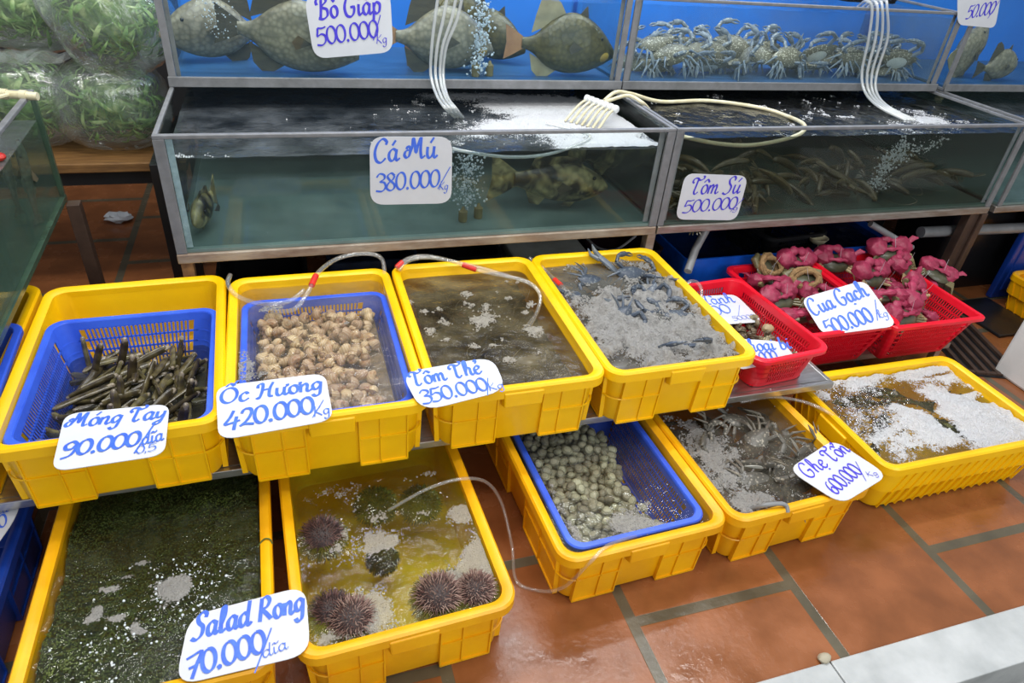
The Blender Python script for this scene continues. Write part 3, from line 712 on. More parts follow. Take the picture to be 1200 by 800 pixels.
cfoam('D', w_d, zd, [bl(770, 385, zd, .2, .22, .75), bl(800, 340, zd, .12, .1, .5), bl(720, 380, zd, .08, .2, .5), bl(690, 345, zd, .06, .06, -.5), bl(660, 335, zd, .05, .03, -.5), bl(700, 320, zd, .10, .04, -.4), bl(770, 372, zd, .05, .04, -.5), bl(790, 368, zd, .05, .03, -.4)], bias=-.04, ns=22, na=.75, h=.012, m=FOAMG, cell=.003, nb=2600, bub=.0034, lump=.07)
ze = .163
cfoam('E', w_e, ze, [bl(x, y, ze, rx, ry, g) for x, y, rx, ry, g in ((208, 688, .035, .032, 1.3), (180, 690, .05, .04, .35), (190, 720, .06, .03, .4), (125, 692, .032, .014, 1.0), (165, 660, .030, .010, .9), (150, 676, .02, .008, .8), (114, 718, .014, .020, 1.1), (102, 728, .012, .010, .8), (137, 725, .022, .012, .9), (158, 735, .012, .016, .9), (168, 742, .012, .01, .8), (92, 715, .008, .01, .7), (185, 668, .02, .008, .7))], bias=-.50, ns=50, na=.26, h=.003, m=FOAMG, nb=150)
q = MB(); loc, rz = XF['E']
for k in range(190):
    cx_, cy_, sx_, sy_ = ((195, 700, 26, 17), (150, 742, 32, 9), (230, 705, 16, 30), (120, 775, 26, 16), (215, 668, 30, 9))[k % 5]
    p_ = PZ(cx_ + rng.normal() * sx_, cy_ + rng.normal() * sy_, ze); r = .0009 + .0022 * rng.random() ** 2
    if abs(p_.x - loc.x) < .18 and abs(p_.y - loc.y) < .28: q.ball((p_.x - loc.x, p_.y - loc.y, ze + r * .2), (r, r, r * .8), 6, 4)
tag(q.build('bubbles', BUB, w_e), kind='stuff')
zf = .160
cfoam('F', w_f, zf, [bl(x, y, zf, rx, ry, g) for x, y, rx, ry, g in ((548, 602, .045, .03, 1.0), (560, 640, .04, .05, .9), (575, 620, .02, .08, .6), (545, 672, .05, .04, 1.0), (565, 665, .03, .03, .6), (434, 720, .055, .045, 1.2), (420, 630, .08, .04, .55), (445, 640, .04, .025, .6), (412, 655, .04, .03, .4), (415, 575, .09, .06, .45), (505, 555, .02, .012, .9), (495, 600, .03, .02, .6), (470, 625, .03, .02, .5), (440, 605, .03, .02, .5), (395, 645, .02, .02, .4), (360, 640, .05, .06, .3), (390, 745, .05, .03, .4))], bias=-.33, ns=32, na=.55, h=.003, m=FOAMT, nb=700)
cfoam('G', w_g, .152, [bl(735, 613, .152, .055, .045, 1.2), bl(765, 618, .152, .04, .025, .8), bl(655, 590, .152, .016, .12, .55), bl(676, 625, .152, .02, .03, .6), bl(755, 590, .152, .03, .02, .5), (.69, 1.0, .05, .02, .2)], bias=-.46, ns=45, na=.36, h=.004, m=FOAMG, e=.04)
zh = .150
cfoam('H', w_h, zh, [bl(850, 560, zh, .06, .12, .7), bl(880, 590, zh, .06, .03, .9), bl(810, 505, zh, .05, .1, .5), bl(850, 520, zh, .05, .05, .35), bl(900, 560, zh, .04, .03, -.2)], bias=-.24, ns=30, na=.7, h=.008, m=FOAMG, cell=.003, nb=1200, bub=.003, lump=.02)
zi = .146
cfoam('I', w_i, zi, [bl(x, y, zi, rx, ry, g) for x, y, rx, ry, g in ((1130, 478, .14, .07, 1.1), (1170, 505, .14, .06, 1.2), (1085, 440, .12, .04, .8), (1100, 505, .05, .05, .8), (1060, 485, .05, .09, .8), (1010, 445, .10, .04, .5), (1040, 520, .06, .05, .4), (990, 470, .05, .06, .35), (1055, 465, .05, .045, -.9), (1085, 475, .05, .03, -.6), (1110, 500, .025, .05, -1.1), (1055, 455, .03, .012, -.5), (1100, 440, .05, .012, -1.0), (1150, 470, .05, .02, -1.2), (1125, 460, .05, .012, -.9), (1020, 470, .06, .05, -.35))], bias=.10, ns=17, na=.5, h=.010, m=FOAMW, cell=.0035, nb=700, bub=.0024, lump=.02)
# glossy dark bubbles at the left of the wide crate
q = MB(); loc = XF['I'][0]
for k in range(700):
    px, py = 1015 + rng.normal() * 32, 478 + rng.normal() * 26
    p_ = PZ(px + (py - 478) * .9, py, zi)
    if abs(p_.x - loc.x) < .27 and abs(p_.y - loc.y) < .165:
        r = .0025 + .005 * rng.random() ** 2; q.ball((p_.x - loc.x, p_.y - loc.y, zi + r * .3), (r, r, r * .8), 7, 5)
tag(q.build('bubbles', glassmat('bubble_film', (.75, .76, .78, 1), .04, gloss=3.0), w_i), kind='stuff')
# ------------------------------------------------------------------ shellfish
def shellmat(name, c1, c2, c3, ringsc, rough=.35, axis='Z', rnd=.25, dist=3.0):
    b = NT(name); co = b.coord('Object')
    wv = b.n('ShaderNodeTexWave', {0: co, 'Scale': float(ringsc), 'Distortion': dist, 'Detail': 3.0, 'Detail Scale': 2.0}, bands_direction=axis)
    nz = b.n('ShaderNodeTexNoise', {0: co, 'Scale': 40.0, 'Detail': 4.0})
    r1 = b.ramp(wv, [(.2, c2), (.7, c1)]); r2 = b.ramp(nz, [(.5, g3(0)), (.72, g3(1))])
    oi = b.n('ShaderNodeObjectInfo')
    mx = b.n('ShaderNodeMix', {0: r2, 6: r1}, data_type='RGBA'); mx.inputs[7].default_value = c3
    mr = b.n('ShaderNodeMapRange', {0: (oi, 'Random'), 3: 1 - rnd, 4: 1 + rnd})
    hs = b.n('ShaderNodeHueSaturation', {'Value': mr}); b.t.links.new(mx.outputs[2], hs.inputs['Color'])
    hu = b.n('ShaderNodeMapRange', {0: (oi, 'Random'), 3: .485, 4: .515}); b.t.links.new(hu.outputs[0], hs.inputs['Hue'])
    bp = b.n('ShaderNodeBump', {'Strength': .4, 'Distance': .001, 'Height': wv})
    return b.finish(b.n('ShaderNodeBsdfPrincipled', {'Base Color': hs, 'Roughness': rough, 'Normal': bp}))
RAZ = shellmat('razor_shell', (.105, .085, .036, 1), (.068, .054, .024, 1), (.04, .032, .018, 1), 9, .22, 'X', .5)
FLESH = mat('clam_flesh', (.26, .22, .16, 1), (.10, .08, .06, 1), .3, nscale=60, rnd=.3)
CLAM = shellmat('clam_shell', (.46, .43, .31, 1), (.24, .23, .155, 1), (.16, .15, .11, 1), 95, .4, 'Z', .38)
WHK = shellmat('whelk_shell', (.60, .48, .34, 1), (.50, .35, .22, 1), (.40, .19, .07, 1), 60, .35, 'Z', .22)

# razor clams --------------------------------------------------------
def razor():
    t = thing('razor_clam', 'olive brown razor clam among others in the blue basket', 'clam', group='razor clams in the blue basket')
    q = MB(); L = .105
    for s_ in (-1, 1):
        rings = []
        for i in range(9):
            x = -L / 2 + L * i / 8; ee = .8 if i in (0, 8) else 1
            rings.append([(x, s_ * (.0004 + .0052 * ee * math.sin(a * PI / 6)), .0098 * ee * math.cos(a * PI / 6) + .0035 * math.cos(x * 22)) for a in range(7)])
        q.loft(rings, True, True, closed=False)
    q.build('shell', RAZ, t)
    q = MB(); q.tube([(L / 2 - .006, 0, 0), (L / 2 + .002, 0, 0), (L / 2 + .006, 0, -.001), (L / 2 + .008, 0, -.002)], [.0052, .0062, .005, .002], 8); q.build('foot', FLESH, t)
    q = MB(); q.tube([(-L / 2 + .004, 0, 0), (-L / 2 - .003, 0, 0), (-L / 2 - .006, 0, 0)], [.0048, .0044, .0026], 8); q.build('siphon', FLESH, t)
    return t
bx, by = -.400, 1.412; zb = .262
proto = razor(); first = True; nR = 0; placed = []
for layer in range(5):
    for k in range(26):
        for tr_ in range(30):
            x = bx + rng.uniform(-.128, .128); y = by + rng.uniform(-.175, .16); a = rng.choice([rng.normal(0, .35), rng.normal(.9, .4), rng.uniform(0, PI)])
            if layer > 0 and y < by - .10 + .03 * layer and rng.random() < .5: continue
            if all((x - p_[0]) ** 2 + (y - p_[1]) ** 2 > (.024 + .02 * abs(math.sin(a - p_[2]))) ** 2 for p_ in placed if p_[3] == layer): break
        placed.append((x, y, a, layer))
        upright = rng.random() < .06
        rot = (rng.uniform(0, 6.3), -1.2 if upright else rng.normal(0, .16), a)
        z = zb + .012 + layer * .0105 + (.02 if upright else 0)
        o = proto if first else dup(proto)
        first = False; o.location = (x, y, z); o.rotation_euler = rot; o.scale = (rng.uniform(.82, 1.12),) * 3
q = MB(); q.b2((bx - .143, by - .185, .2475), (bx + .143, by + .18, .263)); tag(q.build('razor_clam_bed', RAZ, None, True), 'lower layer of razor clams under the visible ones', 'clam', None, 'stuff')
# small clams --------------------------------------------------------
def clam():
    q = MB()
    for s_ in (-1, 1):
        rings = []
        for i in range(8):
            f_ = i / 7; k = math.cos(f_ * PI / 2) ** .75
            sh_ = .004 * (1 - k)                                # umbo leans to the hinge
            rings.append([((.0168 * k) * math.cos(a * PI / 9) * (1 + .06 * math.cos(a * PI / 9)), (.0142 * k) * math.sin(a * PI / 9) + sh_, s_ * (.0003 + .0088 * math.sin(f_ * PI / 2))) for a in range(18)])
        q.loft(rings if s_ > 0 else [list(reversed(r_)) for r_ in rings], False, True)
    return tag(q.build('clam', CLAM), 'small round grey green clam in the blue basket', 'clam', 'small clams in the floor basket')
proto = clam(); first = True
gc = Vector((.672, 1.125)); grz = .038
def inG(u, v): return (gc.x + u * math.cos(grz) - v * math.sin(grz), gc.y + u * math.sin(grz) + v * math.cos(grz))
cnt = 0
for layer in range(2):
    step = .0235
    for i in range(11):
        for j in range(21):
            u = -.135 + i * step + (j % 2) * step / 2 + rng.normal() * .0035; v = -.205 + j * .0207 + rng.normal() * .003
            if u > .075 + .02 * math.sin(v * 20) or (layer and (u > .06 or rng.random() < .55)): continue
            x, y = inG(u, v)
            o = proto if first else dup(proto); first = False; cnt += 1
            o.location = (x, y, .108 + layer * .0115 + .010 * mnoise.noise(Vector((x * 14, y * 14, 0))) + rng.normal() * .0015)
            o.rotation_euler = (rng.normal(0, .38), rng.normal(0, .38), rng.uniform(0, 6.28)); o.scale = (rng.uniform(.66, .95),) * 3
q = MB(); pts = []
for i in range(25):
    for j in range(40):
        u = -.140 + .225 * i / 24; v = -.215 + .435 * j / 39; x, y = inG(u, v)
        pts.append((x, y, (.100 if i < 22 else .1 - .03 * (i - 21)) + .006 * mnoise.noise(Vector((x * 70, y * 70, 3)))))
q.add(pts, [(i * 40 + j, (i + 1) * 40 + j, (i + 1) * 40 + j + 1, i * 40 + j + 1) for i in range(24) for j in range(39)])
tag(q.build('clam_bed', CLAM), 'lower layers of small clams under the visible ones', 'clam', None, 'stuff')
# whelks -------------------------------------------------------------
def whelk():
    t = thing('whelk', 'cream whelk with orange brown blotches in the sunken basket', 'whelk', group='whelks in the blue basket')
    q = MB(); turns = 3.3; n = 56; rings = []
    for i in range(n + 1):
        f_ = i / n; a = f_ * turns * 2 * PI; k = .10 + .90 * f_ ** 1.5
        cr_, cz = .0085 * k, .017 - .026 * f_ ** 1.1; rad = .0105 * k
        c = Vector((cr_ * math.cos(a), cr_ * math.sin(a), cz)); er = Vector((math.cos(a), math.sin(a), 0))
        rings.append([c + er * rad * math.cos(2 * PI * j / 9) + Vector((0, 0, rad * 1.15 * math.sin(2 * PI * j / 9))) for j in range(9)])
    q.loft(rings); q.build('shell', WHK, t)
    q = MB(); a = turns * 2 * PI; q.ball((.0085 * math.cos(a), .0085 * math.sin(a), -.010), (.0085, .0085, .008), 9, 6); q.build('foot', mat('whelk_foot', (.42, .30, .20, 1), (.2, .12, .08, 1), .3, rnd=.2), t)
    return t
proto = whelk(); first = True
for layer in range(2):
    for i in range(10):
        for j in range(14):
            x = .03 - .142 + i * .031 + (j % 2) * .0155 + rng.normal() * .004; y = 1.418 - .208 + j * .0315 + rng.normal() * .004
            if layer and (rng.random() < .45 or x > .13): continue
            if x > .09 and 1.30 < y < 1.44 and rng.random() < .7: continue
            if x > .165: continue
            o = proto if first else dup(proto); first = False
            o.location = (x, y, .338 + layer * .017 + .005 * mnoise.noise(Vector((x * 12, y * 12, 1)))); o.rotation_euler = (rng.uniform(.4, 2.6), rng.normal(0, .6), rng.uniform(0, 6.28)); o.scale = (rng.uniform(.85, 1.2),) * 3
q = MB(); pts = []
for i in range(26):
    for j in range(38):
        x = .03 - .150 + .300 * i / 25; y = 1.418 - .215 + .43 * j / 37
        pts.append((x, y, .328 + .007 * mnoise.noise(Vector((x * 60, y * 60, 3)))))
q.add(pts, [(i * 38 + j, (i + 1) * 38 + j, (i + 1) * 38 + j + 1, i * 38 + j + 1) for i in range(25) for j in range(37)])
tag(q.build('whelk_bed', mat('whelk_bed_brown', (.22, .16, .10, 1), (.07, .055, .04, 1), .5, nscale=50, bump=.5)), 'lower layers of whelks under the visible ones', 'whelk', None, 'stuff')

# sea urchins --------------------------------------------------------
SPB = mat('urchin_spine_brown', (.22, .12, .10, 1), (.10, .045, .04, 1), .35, nscale=60)
SPT = mat('urchin_spine_tan', (.46, .33, .27, 1), (.26, .15, .12, 1), .35, nscale=60)
SPD = mat('urchin_spine_dark', (.07, .04, .045, 1), (.03, .016, .018, 1), .35, nscale=60)
UB = mat('urchin_body', (.05, .028, .024, 1), (.02, .01, .01, 1), .6, bump=.5)
def urchin(label, px, py, z, r, sm, tip=None):
    p_ = PZ(px, py, z); l0, a0 = XF['F']; cr0, sr0 = math.cos(a0), math.sin(a0); u = (p_.x - l0.x) * cr0 + (p_.y - l0.y) * sr0; v = -(p_.x - l0.x) * sr0 + (p_.y - l0.y) * cr0
    r *= .96; u = max(-.190 + r * .96, min(.190 - r * .96, u)); v = max(-.290 + r * .96, v); p_.x = l0.x + u * cr0 - v * sr0; p_.y = l0.y + u * sr0 + v * cr0
    t = thing('sea_urchin', label, 'sea urchin', p_)
    q = MB(); q.ball((0, 0, 0), (r * .80, r * .80, r * .60), 18, 12); q.build('body', UB, t)
    q = MB(); n = 900
    for k in range(n):
        zz = 1 - 1.75 * (k + .5) / n; a = k * 2.39996; s_ = math.sqrt(max(0, 1 - zz * zz))
        d = Vector((s_ * math.cos(a), s_ * math.sin(a), zz)); d = (d + Vector(rng.normal(0, .22, 3))).normalized()
        b0 = Vector((s_ * math.cos(a) * r * .77, s_ * math.sin(a) * r * .77, zz * r * .57)); l_ = r * rng.uniform(.18, .34)
        q.cm = 1 if (tip and rng.random() < .55) else 0
        q.tube([b0, b0 + d * l_ * .5, b0 + d * l_ + Vector((0, 0, -.004))], [.0010, .0008, .0003], 3)
    q.build('spines', [sm, tip or sm], t)
    return t
urchin('dark red sea urchin against the left wall of the yellow water crate', 362, 633, .145, .058, SPD, SPB)
urchin('dark sea urchin beside the seaweed price card', 374, 722, .142, .054, SPD, SPB)
urchin('brown sea urchin with long pale spines at the front wall', 414, 738, .148, .058, SPB, SPT)
urchin('large brown sea urchin at the front right of the yellow water crate', 517, 712, .146, .062, SPB, SPT)
urchin('dark sea urchin sunk behind the large brown one', 527, 693, .112, .054, SPD)
urchin('pale pinkish tan sea urchin in the front right corner', 567, 690, .150, .050, SPT, SPB)
urchin('dark sea urchin under the end of the air hose', 492, 590, .110, .055, SPD)
urchin('dark blurred sea urchin left of the hose end', 440, 592, .100, .056, SPD)
urchin('dark sea urchin deep in the middle of the yellow water', 448, 655, .085, .040, SPD)

# green seaweed ------------------------------------------------------
SWD = mat('sea_grape', (.15, .20, .045, 1), (.03, .045, .012, 1), .3, nscale=9, bump=.2, spec=.5)
SWB = mat('seaweed_mass', (.05, .065, .018, 1), (.012, .016, .006, 1), .5, nscale=16, bump=.8, bscale=120)
loc, rz = XF['E']; q = MB(); n, mm = 70, 100; vs = []
def hE(x, y):
    wpx = loc.x + x; wpy = loc.y + y
    dip = math.exp(-(((x + .02) / .13) ** 2 + ((y + .02) / .10) ** 2))
    return .150 + .016 * mnoise.noise(Vector((wpx * 9, wpy * 9, 2))) + .012 * mnoise.noise(Vector((wpx * 30, wpy * 30, 2))) - .050 * dip
for i in range(n + 1):
    for j in range(mm + 1):
        x = -.186 + .372 * i / n; y = -.285 + .57 * j / mm; vs.append((x, y, hE(x, y) - .008 + .006 * mnoise.noise(Vector((x * 90, y * 90, 7)))))
q.add(vs, [(i * (mm + 1) + j, (i + 1) * (mm + 1) + j, (i + 1) * (mm + 1) + j + 1, i * (mm + 1) + j + 1) for i in range(n) for j in range(mm)])
sw = q.build('seaweed', SWB); sw.location = loc; sw.rotation_euler = (0, 0, rz); tag(sw, 'dense dark green sea grape seaweed filling the lower left crate', 'seaweed', None, 'stuff')
q = MB(); ICO = [(0, 0, 1), (.89, 0, .45), (.28, .85, .45), (-.72, .53, .45), (-.72, -.53, .45), (.28, -.85, .45)]
for k in range(13000):
    x = rng.uniform(-.183, .183); y = rng.uniform(-.28, .28); z = hE(x, y) + rng.uniform(-.006, .006); r = rng.uniform(.0011, .0024)
    q.add([(x + a * r, y + b_ * r, z + c * r) for a, b_, c in ICO], [(0, 1, 2), (0, 2, 3), (0, 3, 4), (0, 4, 5), (0, 5, 1)])
tag(q.build('beads', SWD, sw), kind='stuff')
q = MB(); q.tube(cat_rom([(.186, -.03, .166), (.200, -.024, .1795), (.212, -.028, .181), (.216, -.034, .172)], 4), .0016, 5); q.build('stray_sprig', SWD, sw)

# ------------------------------------------------------------------ crabs
def speckled(name, base, spot, sc, rough=.35, rnd=.15):
    b = NT(name); co = b.coord('Object')
    vo = b.n('ShaderNodeTexVoronoi', {0: co, 'Scale': float(sc)}, feature='F1'); nz = b.n('ShaderNodeTexNoise', {0: co, 'Scale': sc * .6, 'Detail': 4.0})
    ad = b.n('ShaderNodeMath', {0: (vo, 'Distance'), 1: nz}, operation='ADD')
    cr = b.ramp(ad, [(.62, spot), (.88, base)])
    oi = b.n('ShaderNodeObjectInfo'); mr = b.n('ShaderNodeMapRange', {0: (oi, 'Random'), 3: 1 - rnd, 4: 1 + rnd})
    hs = b.n('ShaderNodeHueSaturation', {'Value': mr, 'Color': cr})
    bp = b.n('ShaderNodeBump', {'Strength': .4, 'Distance': .002, 'Height': ad})
    return b.finish(b.n('ShaderNodeBsdfPrincipled', {'Base Color': hs, 'Roughness': rough, 'Normal': bp}))
SPEC = speckled('speckled_carapace', (.13, .115, .075, 1), (.58, .54, .42, 1), 150)
BLUEL = mat('blue_crab_leg', (.10, .15, .22, 1), (.24, .25, .24, 1), .35, nscale=40, rnd=.2)
CLAWP = speckled('pale_claw', (.15, .18, .22, 1), (.44, .43, .38, 1), 70)
BELLY = mat('crab_belly', (.62, .62, .56, 1), (.45, .45, .40, 1), .4, nscale=20)
def crab(name, label, cat_, group, w, cm, lm, km, spines=True, claws=True):
    """crab lying flat: x sideways, y forward, z up; w = carapace width"""
    t = thing(name, label, cat_, group=group); q = MB(); a = w / 2; n = 28; rings = []
    def prof(th):
        c, s_ = math.cos(th), math.sin(th)
        x = a * c * (1 + (.16 * max(0, abs(c)) ** 14 if spines else 0)); y = w * (.27 if s_ > 0 else .30) * s_ + w * .03
        return x, y
    for zf, k in ((-.9, .55), (-.55, .86), (-.12, .99), (.0, 1.0), (.35, .90), (.72, .66), (.95, .34), (1.0, .10)):
        rings.append([(prof(2 * PI * j / n)[0] * k, prof(2 * PI * j / n)[1] * k, w * (.13 if zf > 0 else .085) * zf) for j in range(n)])
    q.loft(rings); q.build('carapace', cm, t)
    q = MB(); q.ball((0, -w * .03, -w * .068), (w * .30, w * .2, w * .03), 14, 7); q.build('belly', BELLY, t)
    for s_ in (-1, 1):
        q = MB(); q.ball((s_ * w * .07, w * .30, w * .03), w * .018, 6, 5); q.build('eye', BLACK, t)
        for k in range(4):
            q = MB(); ang = -.25 - k * .42; L = w * (.46, .50, .46, .36)[k]
            d = Vector((s_ * math.cos(ang), math.sin(ang), 0)); b0 = Vector((s_ * w * .33, w * (.06 - .08 * k), -w * .02))
            p1 = b0 + d * L * .45 + Vector((0, 0, w * .09)); p2 = b0 + d * L * .8 + Vector((0, -w * .03, -w * .01)); p3 = b0 + d * L * 1.1 + Vector((0, -w * .05, -w * .10))
            if k == 3: q.tube([b0, p1, p2, p3], [w * .035, w * .033, w * .05, w * .012], 7, .5)
            else: q.tube([b0, p1, p2, p3], [w * .032, w * .030, w * .022, w * .006], 7)
            q.build('leg', lm, t)
        if claws:
            q = MB(); b0 = Vector((s_ * w * .30, w * .16, -w * .01)); e1 = Vector((s_ * w * .58, w * .30, w * .05)); wr = Vector((s_ * w * .50, w * .52, w * .03)); kn = Vector((s_ * w * .28, w * .62, w * .02))
            q.tube([b0, b0.lerp(e1, .5), e1], [w * .040, w * .055, w * .05], 8); q.tube([e1, e1.lerp(wr, .5), wr], [w * .048, w * .052, w * .05], 8)
            q.tube([wr, wr.lerp(kn, .45), kn], [w * .05, w * .078, w * .065], 9, .8)
            q.tube([kn, kn + Vector((-s_ * w * .12, w * .04, .0)), kn + Vector((-s_ * w * .23, w * .01, 0))], [w * .038, w * .028, w * .006], 7)
            q.tube([kn + Vector((0, -w * .035, 0)), kn + Vector((-s_ * w * .11, -w * .05, 0)), kn + Vector((-s_ * w * .22, -w * .02, 0))], [w * .032, w * .024, w * .006], 7)
            q.build('claw', km, t)
    return t
fc = crab('blue_crab', 'speckled blue crab in the heap on the tank bottom', 'crab', 'blue crabs heaped in the upper tank', .142, SPEC, BLUEL, CLAWP)
spots = [(770, 50, 2.30, .5, 'speckled blue crab on top of the heap at the left end of the tank'), (775, 68, 2.29, .4, 0), (765, 88, 2.28, .6, 0), (800, 84, 2.285, .8, 0), (827, 88, 2.28, .7, 'speckled blue crab with a yellowish back low in the front row'),
         (832, 64, 2.31, 1.1, 0), (858, 55, 2.33, 1.2, 0), (862, 74, 2.31, .2, 0), (887, 88, 2.28, .8, 0), (905, 64, 2.31, 1.3, 0), (937, 92, 2.28, .3, 0), (935, 72, 2.30, -1.9, 'pale bellied blue crab turned over in the middle of the heap'), (975, 66, 2.30, .6, 'large brown speckled blue crab just left of the hose bundle'), (988, 90, 2.28, .9, 0),
         (1012, 76, 2.31, .4, 0), (1030, 92, 2.28, .5, 0), (1050, 78, 2.31, .9, 0), (1068, 92, 2.28, .6, 0), (1060, 62, 2.36, .7, 'yellow brown blue crab on top at the right end of the heap'), (1085, 75, 2.40, .8, 0), (745, 84, 2.30, .7, 0), (800, 62, 2.35, .5, 0), (1010, 92, 2.34, .7, 0), (960, 92, 2.35, .5, 0), (850, 92, 2.36, .6, 0), (905, 92, 2.36, .5, 0), (785, 78, 2.33, 1.2, 0), (880, 62, 2.38, 1.1, 0), (950, 82, 2.31, 1.0, 0), (1035, 64, 2.34, .9, 0), (815, 74, 2.28, 1.0, 0), (870, 84, 2.24, 1.1, 0), (920, 80, 2.25, 1.0, 0), (995, 78, 2.26, 1.15, 0), (1045, 86, 2.24, 1.1, 0), (780, 92, 2.24, 1.0, 0)]
for i, (px, py, y, tl, lb) in enumerate(spots):
    o = fc if i == 0 else dup(fc); p_ = PY(px, py, y + .10); p_.z = max(p_.z, .845 if tl < .75 else .885); o.location = p_
    p_.x = min(max(p_.x, 1.235), 2.46)
    o.location = p_; o.rotation_euler = (tl, rng.normal(0, .25), rng.normal(0, .5) + (PI if i % 3 == 1 else 0)); o['label'] = lb or 'speckled blue crab in the heap on the tank bottom'
    if lb and 'group' in o: del o['group']
    elif not lb: o['group'] = 'blue crabs heaped in the upper tank'
# crabs in crates D and H
GRC = speckled('grey_brown_carapace', (.10, .095, .08, 1), (.34, .31, .25, 1), 120)
GRL = mat('grey_crab_leg', (.20, .185, .15, 1), (.09, .08, .065, 1), .3, nscale=40, rnd=.3)
gcrab = crab('swimming_crab', 'grey brown crab half hidden in cloudy water and foam', 'crab', 'grey crabs in the floor crate', .12, GRC, GRL, GRC)
HS = [(800, 505, .5), (835, 500, .2), (870, 495, -.4), (905, 492, .6), (850, 525, 1.2), (880, 520, .2), (915, 520, 1.0), (945, 530, .4), (880, 545, -.5), (910, 548, .7), (940, 560, .3), (890, 565, 0), (930, 560, .9), (820, 530, .2), (855, 560, .4)]
for i, (px, py, a) in enumerate(HS):
    o = gcrab if i == 0 else dup(gcrab); p_ = PZ(px, py, .142); o.location = (p_.x, p_.y, .118 + .010 * (i % 3)); o.rotation_euler = (rng.normal(0, .35), rng.normal(0, .45), a + rng.normal(0, .5) + PI * (i % 2))
    if i: pass
BGC = speckled('blue_grey_carapace', (.045, .06, .085, 1), (.16, .18, .19, 1), 120)
BGL = mat('blue_grey_leg', (.06, .085, .13, 1), (.12, .13, .13, 1), .3, nscale=40, rnd=.3)
dcrab = crab('blue_crab', 'dark blue grey crab poking out of the grey foam', 'crab', 'blue grey crabs in the foam of the shelf crate', .12, BGC, BGL, BGC)
DS = [(680, 340, .4), (700, 328, .3), (745, 322, .2), (775, 325, .1), (785, 370, .7), (720, 375, 1.0), (745, 368, -.4), (800, 405, .3), (770, 355, .5), (755, 345, 1.2)]
for i, (px, py, a) in enumerate(DS):
    o = dcrab if i == 0 else dup(dcrab); p_ = PZ(px, py, .375); o.location = (p_.x, p_.y, .354 + .007 * (i % 3)); o.rotation_euler = (.3 + rng.normal(0, .25), rng.normal(0, .35), a + rng.normal(0, .5) + PI * (i % 2))
p_ = PZ(708, 312, .385); ck = thing('crab_claw', 'pale blue crab claw sticking up at the back of the grey foam', 'claw', (p_.x, p_.y, .375), -.5)
q = MB(); q.tube([(.05, .0, -.01), (.015, .01, .012), (-.02, .02, .03)], [.009, .013, .012], 9, .7); q.build('palm', CLAWP, ck)
q = MB(); q.tube([(-.02, .02, .03), (-.04, .024, .048), (-.05, .026, .066)], [.009, .007, .0018], 7); q.build('finger', BLUEL, ck)
q = MB(); q.tube([(-.018, .015, .024), (-.048, .017, .034), (-.060, .02, .052)], [.008, .006, .0018], 7); q.build('finger', BLUEL, ck)
# tied mud crabs ------------------------------------------------------
PINK = mat('pink_cloth', (.36, .030, .085, 1), (.20, .014, .042, 1), .5, nscale=30, bump=.5, bscale=130)
ROPE = mat('straw_rope', (.36, .22, .095, 1), (.16, .09, .035, 1), .75, nscale=70, bump=.9, bscale=260)
OLIV = mat('olive_carapace', (.105, .10, .055, 1), (.045, .05, .035, 1), .3, nscale=18, bump=.15, rnd=.3)
OLEG = mat('olive_leg', (.20, .175, .085, 1), (.10, .085, .04, 1), .35, nscale=22, rnd=.3)
PALE = mat('pale_crab_leg', (.46, .36, .20, 1), (.30, .21, .10, 1), .4, nscale=22)
def lump(q, c, r, seed, amp=.28, rot=None): q.ball(c, r, 18, 12, lambda d: amp * mnoise.noise(d * 1.9 + Vector((seed, seed * 2, 0))) + .10 * mnoise.noise(d * 6 + Vector((seed, 0, 3))), rot)
